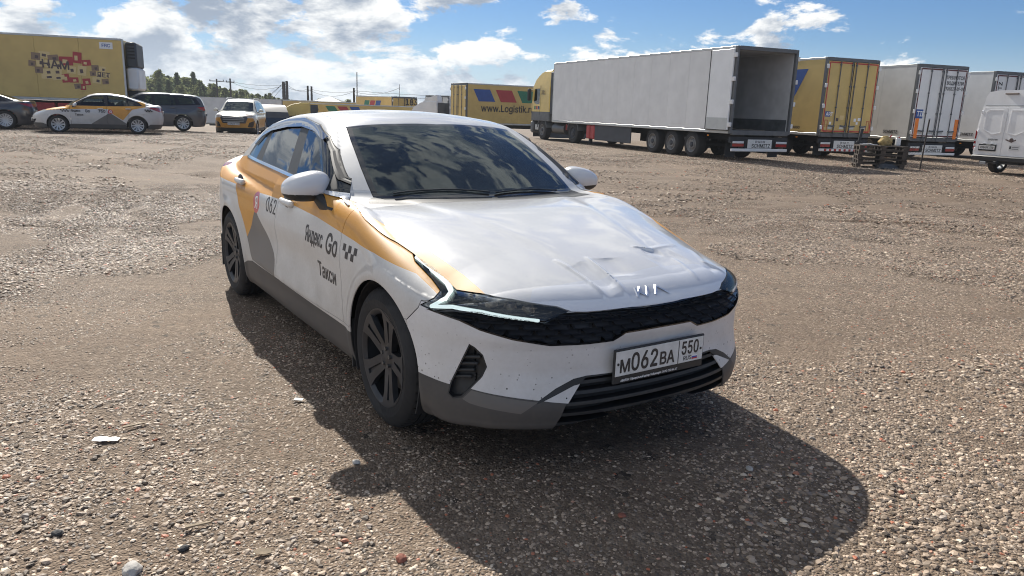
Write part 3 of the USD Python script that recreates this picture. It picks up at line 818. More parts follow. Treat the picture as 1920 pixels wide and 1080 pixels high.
for s in (1, -1):
    put(T2, "outline_plate", tri(cbox((-.046, s * 1.06, 1.27), (.006, .15, .46)) - cbox((-.046, s * 1.06, 1.27), (.02, .11, .42))), M["marker_red"])

# ---- white trailer with red frame
T3 = thing("semi_trailer", "white trailer with dark red door frame and orange plates at its tail", "trailer", (17.281, 31.795, 0), 1.896)
W3, H3, Z3 = 2.615, 3.817, .80
box_body(T3, 13.6, W3, Z3, H3, M["trailer_white2"], M["trailer_white2"], M["frame_grey"], 1.7)
doors_closed(T3, W3, Z3, H3, M["trailer_white"], M["marker_dark_red"], M["frame_grey"])
rear_gear(T3, W3, Z3, plate=("ВН 7304 50", "SCHMITZ"))
tir = put(T3, "road_plate", tri(cbox((-.046, .98, 1.86), (.006, .36, .36))), M["sign_blue"])
put(tir, "plate_lettering", text_at("TIR", .20, (-.050, 1.13, 1.77), (0, -1, 0), (0, 0, 1), .003, True, sx=.9), M["white_ink"])
for s in (1, -1):
    put(T3, "orange_plate", tri(cbox((-.055, s * 1.05, 1.28), (.02, .17, .80), .004)), M["orange_plate"])
for k, tx in enumerate(("ТРЕБУЮТСЯ", "ВОДИТЕЛИ", "(926)317-09-09")):
    put(T3, "door_lettering", text_at(tx, .135, (-.044, -.13 if k != 1 else -.20, 3.28 - .22 * k), (0, -1, 0), (0, 0, 1), .004, True, sx=.86 if k < 2 else .66), M["ink"])
put(T3, "side_lettering", text_at("SCHMITZ", .12, (1.4, W3 / 2 + .003, 1.05), (-1, 0, 0), (0, 0, 1), .004, True), M["ink"])

# ---- last white trailer
T4 = thing("semi_trailer", "white trailer at the right edge behind the van, upright lettering on its door", "trailer", (21.78, 34.059, 0), 1.898)
W4, H4, Z4 = 2.63, 3.79, .76
box_body(T4, 13.6, W4, Z4, H4, M["trailer_white"], M["trailer_white"], M["frame_grey"], 1.7)
doors_closed(T4, W4, Z4, H4, M["trailer_white"], M["marker_dark_red"], M["frame_grey"])
rear_gear(T4, W4, Z4, plate=("ЕК 1182 50", "SCHMITZ"))
put(T4, "door_lettering", text_at("SCHMITZ", .20, (-.044, .90, 2.05), (0, 0, 1), (0, 1, 0), .004, True), M["ink"])
for k, tx in enumerate(("ТРЕБУЮТСЯ", "ВОДИТЕЛИ")):
    put(T4, "door_lettering", text_at(tx, .13, (-.044, -.16, 2.75 - .22 * k), (0, -1, 0), (0, 0, 1), .004, True, sx=.95), M["ink"])
put(T4, "side_lettering", text_at("SCHMITZ", .12, (1.4, W4 / 2 + .003, 1.02), (-1, 0, 0), (0, 0, 1), .004, True), M["ink"])
rng4 = np.random.default_rng(3)


# ---- big yellow trailer on the left with its printed boxes
YB = .313
bx0, by0 = -22.225 + 4.61 * math.cos(YB) - 13.6 * math.cos(YB), 33.959 + 4.61 * math.sin(YB) - 13.6 * math.sin(YB)
TB = thing("semi_trailer", "big yellow trailer printed with a heap of parcels behind the parked cars", "trailer", (bx0, by0, .0), YB)
WB, HB, ZB, LB = 2.59, 3.925, 1.22, 13.6
box_body(TB, LB, WB, ZB, HB, M["trailer_yellow"], M["trailer_yellow"], M["frame_grey"], 1.7)
doors_closed(TB, WB, ZB, HB, M["trailer_yellow"], M["marker_red"], M["frame_grey"])
rear_gear(TB, WB, ZB)
unit = put(TB, "cooling_unit", tri(cbox((LB + .30, 0, 3.28), (.45, 2.0, 1.10), .08)), M["dark_grey"], 40)
put(unit, "unit_cover", tri(cbox((LB + .30, 0, 2.25), (.50, 2.05, .98), .08)), M["trailer_white"], 40)
put(unit, "unit_base", tri(cbox((LB + .26, 0, 1.55), (.40, 1.9, .36), .04)), M["chassis"])
for k in range(5):
    put(unit, "vent_slot", tri(cbox((LB + .30, -1.002, 3.70 - .14 * k), (.30, .02, .06), .004)), M["matte_black"])
SB = -WB / 2 - .004
st = put(TB, "side_sticker", tri(cbox((LB - .62, SB, 3.60), (.52, .006, .28))), M["trailer_white"])
put(st, "sticker_lettering", text_at("FRC", .13, (LB - .80, SB - .004, 3.54), (1, 0, 0), (0, 0, 1), .003, True), M["sign_blue"])
# the print: parcels (u along the side from the trailer's nose backwards, z up), each its own flat shape
def print_quad(u, z, w, h, rot, m, name="printed_parcel", lift=0.0):
    c_, s_ = math.cos(rot), math.sin(rot)
    q = [(LB - u + c_ * a - s_ * b, z + s_ * a + c_ * b) for a, b in ((-w / 2, -h / 2), (w / 2, -h / 2), (w / 2, h / 2), (-w / 2, h / 2))]
    return put(TB, name, tri(prism(q, "xz", -SB - .003 + lift, -SB + .004 + lift)), M[m])
prng = np.random.default_rng(12)
for (u, z, w, h, m) in [(3.35, 3.02, .34, .30, "print_brown"), (3.02, 3.10, .42, .26, "print_tan"), (2.70, 2.98, .40, .26, "print_brown"), (3.52, 2.72, .26, .24, "print_brown"), (3.20, 2.78, .30, .34, "print_tan"), (2.86, 2.74, .34, .30, "print_tan"), (2.52, 2.68, .34, .30, "print_tan"),
                        (3.28, 2.46, .30, .26, "print_brown"), (2.96, 2.40, .38, .26, "print_tan"), (2.62, 2.42, .40, .28, "print_tan"), (2.95, 2.20, .52, .20, "print_tan"), (2.56, 2.18, .46, .20, "print_tan"),
                        (2.22, 2.88, .52, .36, "sign_red"), (1.78, 3.04, .34, .46, "sign_red"), (1.44, 2.84, .34, .24, "sign_red"), (2.30, 2.16, .30, .36, "sign_red"), (1.98, 2.10, .34, .22, "sign_red"), (1.50, 2.04, .30, .28, "sign_red"), (1.86, 1.84, .26, .22, "print_brown"), (1.66, 1.82, .22, .26, "sign_red"), (2.04, 2.52, .34, .30, "print_tan"), (1.64, 2.50, .34, .40, "print_tan"),
                        (1.12, 2.64, .28, .24, "print_brown"), (.84, 2.60, .26, .22, "print_tan"), (1.22, 2.40, .24, .20, "print_brown"), (.94, 2.34, .34, .26, "print_tan"), (1.10, 2.12, .34, .26, "print_tan"), (.76, 2.08, .26, .22, "print_brown"), (.66, 2.34, .20, .16, "print_tan")]:
    p_ = print_quad(u, z, w, h, prng.uniform(-.16, .16), m, lift=prng.uniform(0, .003))
    print_quad(u + prng.uniform(-.05, .05), z - .02, w * .36, h * .42, prng.uniform(-.2, .2), "print_ink" if m != "sign_red" else "print_tan", "parcel_print", .0045)
put(TB, "print_lettering", text_at("НАМ", .34, (LB - 3.18, SB - .006, 2.58), (1, -.0, -.06), (0, 0, 1), .004, True), M["print_ink"])
put(TB, "print_lettering", text_at("ЛЕТ", .20, (LB - 1.10, SB - .006, 2.28), (1, 0, -.06), (0, 0, 1), .004, True), M["print_ink"])
for k in range(3):
    put(TB, "toolbox", tri(cbox((9.4 + .95 * k, -WB / 2 + .28, .80), (.85, .5, .62), .03)), M["red_box"])

# ---- box truck with the address on its side
TL = thing("swap_body_truck", "yellow box body with three coloured marks and a web address, behind the yellow truck cab", "truck", (-3.978, 51.165, -.62), .494)
WL, HL_, ZL, LL = 2.50, 3.68, 1.06, 7.6
box_body(TL, LL, WL, ZL, HL_, M["trailer_yellow"], M["trailer_yellow"], M["frame_grey"], 7.6)
doors_closed(TL, WL, ZL, HL_, M["trailer_yellow"], M["trailer_yellow"], M["frame_grey"])
rear_gear(TL, WL, ZL, wheels=(1.6, 2.9))
SL_ = -WL / 2 - .004
for k, cc in enumerate(("sign_blue", "sign_red", "sign_green")):
    x0 = .55 + 1.62 * k
    put(TL, "coloured_mark", tri(prism([(x0 + .35, 2.55), (x0 + 1.55, 2.55), (x0 + 1.15, 3.32), (x0 - .05, 3.32)], "xz", -SL_ - .004, -SL_ + .004)), M[cc])
put(TL, "side_lettering", text_at("www.Logistik.ru", .42, (1.05, SL_ - .005, 1.92), (1, 0, 0), (0, 0, 1), .005, True, sx=.92), M["ink"])

# ---- far row on the lower yard
def far_box(label, loc, yaw, L, H, zf, m, marks=(), number=None, W=2.5, doors=True, cat="trailer", nm="box_trailer"):
    r = thing(nm, label, cat, loc, yaw)
    box_body(r, L, W, zf, H, m, m, M["frame_grey"], L)
    if doors:
        doors_closed(r, W, zf, H, m, m, M["frame_grey"])
    put(r, "running_gear", tri(cbox((L * .3, 0, zf * .5), (L * .35, W - .3, zf * .9), .05)), M["chassis"])
    put(r, "landing_legs", tri(cbox((L * .8, 0, zf * .5), (.3, W - .6, zf), .02)), M["chassis"])
    for (x0, w, z, h, cc, s) in marks:
        put(r, "coloured_mark", tri(prism([(x0, z), (x0 + w, z), (x0 + w - .25, z + h), (x0 - .25, z + h)], "xz", -W / 2 - .006 if s < 0 else W / 2 - .002, -W / 2 + .002 if s < 0 else W / 2 + .006)), M[cc])
    if number:
        x, z, h, side = number[1:]
        if side == "rear":
            put(r, "number_lettering", text_at(number[0], h, (-.05, .0, z), (0, -1, 0), (0, 0, 1), .005, True), M["ink"])
        else:
            put(r, "number_lettering", text_at(number[0], h, (x, -W / 2 - .004, z), (1, 0, 0), (0, 0, 1), .005, True), M["ink"])
    return r


def cross(px, y):
    """point on the ground plane far away along a bearing: x at depth y"""
    return px * y


three = ("sign_green", "sign_red", "sign_blue")
far_box("long grey-white trailer parked low behind the small off-roader", (-37.0, 88.0, -2.3), .10, 13.6, 4.0, 1.1, M["trailer_white2"])
far_box("long yellow trailer in the far row behind the yellow cab", (-25.5, 84.0, -2.3), .02, 13.6, 3.95, 1.1, M["trailer_yellow"])
far_box("yellow trailer with small coloured marks just above the taxi roof", (-17.4, 62.5, -2.1), .04, 9.0, 3.55, 1.1, M["trailer_yellow"], [(2.2 + .95 * k, .75, 2.98, .38, three[k], 1) for k in range(3)], ("156", .5, 2.95, .35, "side"))
far_box("plain yellow trailer in the far row left of box 183", (-16.8, 76.0, -2.3), -.06, 6.5, 3.75, 1.1, M["trailer_yellow"])
far_box("yellow box body numbered 183 in the far row", (-9.75, 66.0, -2.2), 2.30, 6.0, 4.42, 1.2, M["trailer_yellow"], [(2.0 + .95 * k, .8, 3.5, .55, three[2 - k], -1) for k in range(3)], ("183", 0, 3.75, .5, "rear"))
# ---------- implicit car body (metres; x forward from mid-wheelbase, y left, z up) ----------
def pch(xs, ys):
    return PchipInterpolator(np.array(xs, float), np.array(ys, float), extrapolate=True)


def lut(xs, ys, lo, hi, n=4000):
    """pchip curve sampled into a table: quick on millions of points"""
    t = np.linspace(lo, hi, n)
    v = pch(xs, ys)(np.clip(t, xs[0], xs[-1]))
    return lambda q: np.interp(q, t, v)


def smax(a, b, k):
    h = np.clip(0.5 + 0.5 * (a - b) / k, 0, 1)
    return b + (a - b) * h + k * h * (1 - h) * 0.5


def smin(a, b, k):
    return -smax(-a, -b, k)


T_hood = lut([0.6, 0.95, 1.25, 1.57, 1.905, 2.08, 2.228, 2.30, 2.40], [1.02, 1.000, 0.985, 0.940, 0.867, 0.815, 0.752, 0.705, 0.60], 0.5, 2.5)
T_crown = lut([0.7, 1.0, 1.25, 1.5, 1.7, 1.9, 2.3], [.002, .006, .055, .098, .130, .150, .15], 0.5, 2.5)
T_tail = lut([-2.62, -2.5, -2.4, -2.2, -1.9, -1.6], [0.98, 1.045, 1.062, 1.066, 1.055, 1.045], -2.7, -1.5)
T_front = lut([0.1, 0.16, 0.22, 0.30, 0.40, 0.47, 0.54, 0.60, 0.66, 0.71, 0.76, 0.9], [2.20, 2.27, 2.325, 2.34, 2.315, 2.303, 2.303, 2.315, 2.31, 2.285, 2.24, 2.05], 0.05, 1.2)
T_plan = lut([0, .2, .35, .5, .6, .7, .76, .82, .87, .91, .93, .96], [0, .008, .026, .066, .11, .172, .224, .306, .42, .58, .74, 1.2], 0, 1.1)
T_rear = lut([0.1, 0.2, 0.3, 0.5, 0.7, 0.85, 0.98, 1.06, 1.2], [2.36, 2.44, 2.50, 2.535, 2.53, 2.49, 2.47, 2.45, 2.36], 0.05, 1.5)
T_rplan = lut([0, .3, .5, .62, .70, .77, .83, .87, .90, .93, .96], [0, .03, .09, .17, .255, .36, .49, .62, .78, .98, 1.3], 0, 1.1)
T_wide = lut([-2.6, -2.0, -1.425, -0.7, 0.0, 0.8, 1.425, 1.9, 2.4], [.84, .885, .926, .926, .930, .928, .926, .905, .87], -2.7, 2.6)
T_prof = lut([0.1, 0.17, 0.25, 0.36, 0.50, 0.64, 0.745, 0.80, 0.88, 0.95, 1.02, 1.12], [-.17, -.075, -.035, -.022, -.012, -.006, .0, -.006, -.020, -.045, -.085, -.17], 0.05, 1.3)
T_roof = lut([-2.45, -2.25, -2.0, -1.75, -1.5, -1.25, -1.0, -0.7, -0.4, -0.1, 0.12, 0.3, 0.6, 0.95, 1.1, 1.3],
             [0.97, 1.050, 1.140, 1.240, 1.328, 1.382, 1.412, 1.444, 1.459, 1.450, 1.422, 1.358, 1.213, 1.004, 0.915, 0.80], -2.7, 1.4)
T_belt = lut([-2.4, -1.9, -1.4, -0.5, 0.3, 0.95], [0.50, 0.70, 0.785, 0.850, 0.880, 0.875], -2.7, 1.4)          # half width of the cabin at z=1
T_tumble = lut([-2.3, -1.2, 0.0, 1.0], [0.60, 0.54, 0.53, 0.50], -2.7, 1.4)


def dent(x, y, segs):
    """creases along segments: (x0,y0,x1,y1,width,height)"""
    out = 0.0
    for x0, y0, x1, y1, w, hgt in segs:
        dx, dy = x1 - x0, y1 - y0
        L2 = dx * dx + dy * dy
        t = ((x - x0) * dx + (y - y0) * dy) / L2
        tc = np.clip(t, 0, 1)
        d = np.hypot(x - x0 - tc * dx, y - y0 - tc * dy)
        out = out + hgt * np.exp(-(d / w) ** 2) * (1 - np.clip(np.abs(2 * t - 1), 0, 1.3) ** 4 * .55).clip(0, 1)
    return out


DENTS = [(2.245, -.243, 1.945, -.297, .013, .0060), (2.215, -.20, 2.02, -.25, .042, -.0050), (2.265, -.138, 1.965, -.140, .012, .0060), (2.18, -.175, 2.00, -.20, .030, -.0045), (2.12, -.06, 1.99, -.05, .065, -.006),
         (1.900, .19, 1.93, .29, .010, .0050), (1.945, .22, 1.965, .32, .028, -.0055), (1.93, .25, 1.87, .50, .013, .003), (2.05, .20, 1.99, .40, .060, -.005),
         (2.13, .59, 2.05, .52, .012, .005), (2.10, .55, 2.13, .48, .025, -.005), (2.06, .52, 1.88, .61, .02, .0025), (2.20, .33, 2.02, .35, .014, .003)]


def body_lower(x, y, z):
    ay = np.abs(y)
    r1, r2 = np.hypot(x - 1.425, z - .335), np.hypot(x + 1.425, z - .335)
    w = T_wide(x) + T_prof(z)
    w = w + .010 * np.exp(-((r1 - .395) / .035) ** 2) + .010 * np.exp(-((r2 - .395) / .035) ** 2)     # wheel arch lips
    mid = np.exp(-(np.maximum(np.abs(x + .05) - .55, 0) / .3) ** 2)
    w = w - .016 * mid * np.exp(-((z - .60) / .10) ** 2) + .010 * mid * np.exp(-((z - .40) / .05) ** 2)
    side = (ay - w) * .98
    # hood: light crown, a raised centre panel between two creases running to the badge
    crease = .19 + .32 * np.clip((2.25 - x) / 1.3, 0, 1.2)
    hood = T_hood(x + .05 * ay ** 2) - T_crown(x) * (ay / .85) ** 4.0 - .009 / (1 + np.exp(-(ay - crease) / .018)) * np.clip((2.3 - x) / .5, 0, 1)
    hood = hood + np.where((x > 1.75) & (x < 2.4) & (z > .6) & (z < 1.0), 1.3 * dent(x, y, DENTS), 0.0)
    tail = T_tail(x) - .105 * (ay / .8) ** 2.2 + .006
    deck = np.where(x > -.3, hood, tail)
    dk = (z - deck) * .93
    fr = (x - (T_front(z) - T_plan(ay))) * np.where(ay > .75, .75, .95)
    re = (-x - (T_rear(z) - T_rplan(ay))) * np.where(ay > .75, .75, .95)
    f = smax(side, dk, .085)
    f = smax(f, fr, .05)
    f = smax(f, re, .05)
    return smax(f, .165 + .045 * np.clip((x - 1.7) / .35, 0, 1) + .055 * np.clip(1 - ay / .52, 0, 1) * np.clip((x - 1.9) / .25, 0, 1) - z, .035)


def body_cabin(x, y, z):
    ay = np.abs(y)
    wb = T_belt(x) - np.maximum(z - 1.0, -.02) * T_tumble(x) - .10 * np.clip(z - 1.0, 0, 1) ** 2
    side = (ay - wb) * .90
    roof = (z - (T_roof(x + np.where(x > -.2, .065, .0) * (ay / .7) ** 2 - np.where(x < -.7, .18, .0) * (ay / .7) ** 2 * np.clip(-x - .7, 0, 1)) - .045 * (ay / .6) ** 2.2)) * .9
    f = smax(side, roof, .055)
    f = smax(f, .8 - z, .02)
    return np.maximum(f, np.maximum(-x - 2.35, x - 1.15))


def body(x, y, z):
    return smin(body_lower(x, y, z), body_cabin(x, y, z), .035)


def gradient(fn, p, e=1.5e-3):
    x, y, z = p[:, 0], p[:, 1], p[:, 2]
    return np.stack([fn(x + e, y, z) - fn(x - e, y, z), fn(x, y + e, z) - fn(x, y - e, z), fn(x, y, z + e) - fn(x, y, z - e)], 1) / (2 * e)


def onto(fn, p, level=0.0, steps=4, limit=.012):
    for _ in range(steps):
        g = gradient(fn, p)
        v = fn(p[:, 0], p[:, 1], p[:, 2]) - level
        d = -(v / np.maximum((g * g).sum(1), .05))[:, None] * g
        n = np.linalg.norm(d, axis=1, keepdims=True)
        p = p + d * np.minimum(1, limit / np.maximum(n, 1e-9))
    return p


def surface_net(fn, lo, hi, step):
    """closed iso-surface of a field that is symmetric in y is NOT assumed; plain naive surface nets"""
    n = [int(np.ceil((b - a) / step)) + 1 for a, b in zip(lo, hi)]
    ax = [lo[k] + step * np.arange(n[k]) for k in range(3)]
    F = np.empty(n, np.float32)
    Y, Z = np.meshgrid(ax[1], ax[2], indexing="ij")
    for i in range(0, n[0], 24):
        xs = ax[0][i:i + 24][:, None, None]
        F[i:i + 24] = fn(np.broadcast_to(xs, (len(xs),) + Y.shape), Y[None], Z[None])
    F[np.abs(F) < 1e-6] = 1e-6
    S = F < 0
    c = np.zeros([k - 1 for k in n], np.int8)
    for d in np.ndindex(2, 2, 2):
        c += S[d[0]:n[0] - 1 + d[0], d[1]:n[1] - 1 + d[1], d[2]:n[2] - 1 + d[2]]
    cells = np.argwhere((c > 0) & (c < 8))
    idx = -np.ones(c.shape, np.int64)
    idx[tuple(cells.T)] = np.arange(len(cells))
    acc, cnt = np.zeros((len(cells), 3)), np.zeros(len(cells))
    for a in range(3):
        o = [k for k in range(3) if k != a]
        for u in (0, 1):
            for v in (0, 1):
                d0 = np.zeros(3, int); d0[o[0]], d0[o[1]] = u, v
                d1 = d0.copy(); d1[a] = 1
                f0, f1 = F[tuple((cells + d0).T)], F[tuple((cells + d1).T)]
                m = (f0 < 0) != (f1 < 0)
                t = f0[m] / (f0[m] - f1[m])
                pt = np.repeat(d0[None].astype(float), m.sum(), 0); pt[:, a] = t
                acc[m] += pt; cnt[m] += 1
    v = np.array(lo) + step * (cells + acc / cnt[:, None])
    quads = []
    for a in range(3):
        o = [(a + 1) % 3, (a + 2) % 3]
        sl0 = [slice(1, -1)] * 3; sl1 = [slice(1, -1)] * 3
        sl0[a], sl1[a] = slice(0, n[a] - 1), slice(1, n[a])
        s0, s1 = S[tuple(sl0)], S[tuple(sl1)]
        for inside_first in (True, False):
            e = np.argwhere((s0 & ~s1) if inside_first else (~s0 & s1))
            base = e + np.array([0 if k == a else 1 for k in range(3)])
            q = []
            for u, w in ((-1, -1), (0, -1), (0, 0), (-1, 0)):
                d = np.zeros(3, int); d[o[0]], d[o[1]] = u, w
                q.append(idx[tuple((base + d).T)])
            q = np.stack(q, 1)
            quads.append(q if inside_first else q[:, ::-1])
    q = np.vstack(quads)
    return v, np.vstack([q[:, [0, 1, 2]], q[:, [0, 2, 3]]])


def panel(path, name, m, material, label=None, fn=body, level=0.0, fine=0):
    """a cut piece of the car's skin: smooth normals from the field on its outer face, flat ones on its edges"""
    t = tri(m)
    if len(t.faces) == 0:
        return None
    if fine:
        c_ = t.triangles_center
        v_, f_ = trimesh.remesh.subdivide(t.vertices, t.faces, np.nonzero(c_[:, 0] > fine)[0])
        near_ = np.abs(fn(v_[:, 0], v_[:, 1], v_[:, 2]) - level) < 2e-3
        v_[near_] = onto(fn, v_[near_], level, 2)
        deep_ = (np.abs(fn(v_[:, 0], v_[:, 1], v_[:, 2]) - level + .005) < 2.6e-3) & (v_[:, 0] > fine)
        v_[deep_] = onto(fn, v_[deep_], level - .016, 3)
        t = trimesh.Trimesh(v_, f_, process=False)
    v, f = t.vertices, t.faces
    d = fn(v[:, 0], v[:, 1], v[:, 2]) - level
    g = gradient(fn, v)
    g /= np.maximum(np.linalg.norm(g, axis=1, keepdims=True), 1e-9)
    fnrm = np.cross(v[f[:, 1]] - v[f[:, 0]], v[f[:, 2]] - v[f[:, 0]])
    fnrm /= np.maximum(np.linalg.norm(fnrm, axis=1, keepdims=True), 1e-12)
    outer = (np.abs(d[f]).max(1) < 1.6e-3) & ((fnrm * g[f].mean(1)).sum(1) > .5)
    inner = ~outer & ((fnrm * g[f].mean(1)).sum(1) < -.6)
    fo, fi, fe = f[outer], f[inner], f[~outer & ~inner]
    V = [v, v, v[fe.ravel()]]
    N = [g, -g, np.repeat(fnrm[~outer & ~inner], 3, 0)]
    F = np.vstack([fo, fi + len(v), np.arange(3 * len(fe)).reshape(-1, 3) + 2 * len(v)])
    V, N = np.vstack(V), np.vstack(N)
    used, inv = np.unique(F, return_inverse=True)
    return put(path, name, (V[used], inv.reshape(-1, 3)), material, label=label, normals=N[used])


# ------------------------------------------------------------------ the taxi in the middle
TAXI = thing("taxi", "dented white taxi sedan with orange band and plate M062BA in the foreground", "car", (-.6414, 5.0216, 0), -.9816)


def shell_parts():
    v, f = surface_net(body, (-2.62, -1.0, .1), (2.42, 1.0, 1.52), .0135)
    v = onto(body, v, steps=3)
    at = {0.0: v}
    for lv in (-.005, -.045, -.055, .0012, .006, .010, .014):
        at[lv] = onto(body, v, lv, steps=3 if lv < -.01 else 1, limit=.03)
    return {k: m3.Manifold(m3.Mesh(p.astype(np.float32), f.astype(np.uint32))) for k, p in at.items()}


def sz(pts):
    return [((x + y) * .70710678, z) for x, y, z in pts]


def build_taxi():
    B = shell_parts()
    S = B[0.0] - B[-.005]
    half = box(-3, 3, -1.2, 0, 0, 2)
    # --- outlines measured on the car (x forward, z up)
    dlo = [(.975, .975), (.607, 1.100), (.375, 1.235), (.215, 1.307), (.006, 1.362), (-.379, 1.395), (-.71, 1.379), (-1.105, 1.330), (-1.285, 1.262), (-1.43, 1.165), (-1.475, 1.068),
           (-.76, 1.058), (.029, 1.043), (.657, 1.016)]
    belt = [(-1.475, 1.068), (-.76, 1.058), (.029, 1.043), (.657, 1.016), (.90, .986)]
    ws_half = [(.955, 0), (.93, -.25), (.89, -.45), (.83, -.62), (.79, -.668), (.70, -.662), (.567, -.647), (.32, -.606), (.165, -.572), (.175, -.5), (.215, -.28), (.238, 0)]
    ws = ws_half + [(x, -y) for x, y in ws_half[-2:0:-1]]
    cowl_half = [(1.02, 0), (1.01, -.3), (.975, -.55), (.90, -.735), (.80, -.70), (.79, -.67), (.83, -.62), (.89, -.45), (.93, -.25), (.955, 0)]
    cowl = cowl_half + [(x, -y) for x, y in cowl_half[-2:0:-1]]
    rw_half = [(-1.18, 0), (-1.17, -.35), (-1.19, -.49), (-1.5, -.545), (-1.86, -.56), (-1.95, -.5), (-2.0, -.25), (-2.01, 0)]
    rw = rw_half + [(x, -y) for x, y in rw_half[-2:0:-1]]
    hl = sz([(1.540, -.798, .846), (1.66, -.791, .811), (1.774, -.774, .785), (1.89, -.770, .753), (2.001, -.709, .754), (2.107, -.635, .747), (2.211, -.487, .724), (2.252, -.455, .707),
             (2.221, -.552, .672), (2.154, -.664, .687), (2.06, -.756, .702), (1.953, -.83, .695), (1.886, -.868, .673), (1.803, -.892, .682), (1.843, -.845, .719), (1.834, -.815, .742), (1.744, -.810, .775), (1.595, -.814, .822)])
    grille = [(-.885, .672), (-.834, .693), (-.757, .701), (-.663, .687), (-.552, .672), (-.475, .712), (-.364, .712), (-.24, .706), (-.105, .699), (0, .698)]
    grille += [(-y, z) for y, z in grille[-2::-1]]
    gb = [(.82, .655), (.767, .627), (.667, .596), (.53, .570), (.375, .567), (.248, .568), (.19, .597), (0, .599)]
    grille += gb + [(-y, z) for y, z in gb[-2::-1]]
    duct = sz([(2.045, -.795, .565), (2.06, -.778, .555), (2.086, -.752, .525), (2.100, -.740, .475), (2.088, -.755, .43), (2.033, -.817, .335), (1.995, -.838, .322), (1.970, -.849, .338), (1.979, -.842, .39)])
    lower = sz([(1.70, -.90, .385), (1.796, -.895, .384), (1.90, -.87, .380), (1.972, -.843, .378), (2.049, -.798, .379), (2.224, -.593, .348), (2.238, -.575, .345), (2.255, -.506, .390), (2.268, -.426, .424), (2.28, -.366, .432), (2.298, -.237, .430), (2.32, 0, .430), (2.32, 0.6, .430), (2.3, 0.6, .05), (1.70, -.90, .05)])
    fin = sz([(2.285, -.405, .400), (2.283, -.435, .396), (2.245, -.554, .342), (2.287, -.462, .328)])
    intake = sz([(2.298, -.237, .424), (2.283, -.372, .424), (2.279, -.412, .396), (2.284, -.471, .322), (2.277, -.490, .270), (2.262, -.525, .205), (2.32, .6, .20), (2.32, .6, .424)])
    panel_grey = sz([(2.062, -.788, .372), (2.222, -.596, .341), (2.236, -.578, .338), (2.20, -.632, .290), (2.06, -.795, .318), (2.035, -.815, .330)])
    hoodline = [(.78, 1.2), (.985, .985), (1.04, .974), (1.137, .947), (1.351, .893), (1.548, .845), (1.66, .811), (1.774, .785), (1.89, .752), (2.00, .748), (2.10, .738), (2.21, .712), (2.26, .700), (2.5, .694), (2.5, 1.3)]
    door_gap_b = [(-.05, 1.06), (-.118, .924), (-.135, .853), (-.19, .631), (-.217, .458), (-.215, .385)]
    door_gap_r = [(-1.47, 1.08), (-1.40, 1.0), (-1.30, .945), (-1.205, .888), (-1.13, .831), (-1.01, .698), (-.93, .564), (-.845, .435), (-.80, .39)]
    gap_f = [(.985, .984), (.988, .945), (.976, .906), (.963, .858), (.955, .70), (.955, .39)]
    sillz = [(-.80, .395), (-.2, .392), (.6, .382), (.955, .376)]
    front_door = gap_f + [(.955, .385)] + [(-.215, .395)] + door_gap_b[::-1] + [(.029, 1.043), (.657, 1.016)]
    rear_door = door_gap_b + [(-.215, .395), (-.80, .398)] + door_gap_r[::-1][1:] + [(-.76, 1.058), (.029, 1.043)]
    rear_door = [(-.05, 1.048)] + door_gap_b[1:] + [(-.80, .395)] + door_gap_r[::-1][1:-1] + [(-1.47, 1.066), (-.76, 1.056)]
    INNER = box(.70, 3, -.795, .795, .90, 2)
    front_door = gap_f + door_gap_b[::-1][:-1] + [(-.05, 1.046), (.029, 1.041), (.657, 1.014)]

    G = .0022
    P = lambda poly, plane, a, b, off=-G: prism(poly, plane, a, b, off)      # noqa: E731
    wells = m3.Manifold.compose([cyl((1.425, s * .50, .335), (1.425, s * 1.2, .335), .372, n=64) for s in (-1, 1)] + [cyl((-1.425, s * .50, .335), (-1.425, s * 1.2, .335), .368, n=64) for s in (-1, 1)])
    S = S - wells
    # ---- glass in the upper skin
    up = lambda poly, off=-G: P(poly, "xy", .93, 1.6, off)                     # noqa: E731
    W_ = prism(ws, "xy", .93, 1.6)
    wsm = S ^ up(ws, -.003)
    frit = wsm - prism(ws, "xy", .93, 1.6, -.030)
    panel(TAXI, "windscreen", wsm ^ prism(ws, "xy", .93, 1.6, -.030), M["windscreen"])
    panel(f"{TAXI}/windscreen", "black_border", frit, M["gloss_black"])
    panel(TAXI, "rear_window", S ^ up(rw, -.003), M["tint_glass"])
    panel(TAXI, "cowl_panel", (S ^ prism(cowl, "xy", .93, 1.6, -.001)) , M["black_plastic"])
    # ---- hood
    hoodp = prism(hoodline, "xz", -1.2, 1.2, -G) - prism(cowl, "xy", .5, 2, G) - W_
    hoodp = hoodp ^ box(.78, 3, -1.2, 1.2, .5, 2)
    HLR = prism(hl, "sz", .55, 2.5) ^ half
    HL = HLR + mirror_y(HLR)
    HLg = (prism(hl, "sz", .55, 2.5, G) ^ half)
    HLg = HLg + mirror_y(HLg)
    hood = (S ^ hoodp) - HLg
    flank_ = [(-3, -.50), (-1.60, -.56), (-1.438, -.640), (-1.285, -.612), (-1.105, -.590), (-.71, -.585), (-.379, -.592), (.006, -.636), (.215, -.655), (.375, -.670), (.607, -.712), (.70, -.762), (.80, -.808), (.957, -.866), (1.2, -.88), (1.2, -1.3), (-3, -1.3)]
    FLANK = prism(flank_, "xy", .5, 1.6)
    FLANK = FLANK + mirror_y(FLANK)
    DLO = prism(dlo, "xz", -1.2, 1.2) ^ FLANK
    hood = hood - (prism(dlo, "xz", -1.2, 1.2, .006) ^ FLANK)
    film = prism([(2.155, -.58), (2.10, -.53), (2.118, -.40), (2.122, -.2), (2.112, 0), (2.085, .2), (2.08, .45), (2.10, .62), (2.5, .62), (2.5, -.58)], "xy", .4, 1.2)
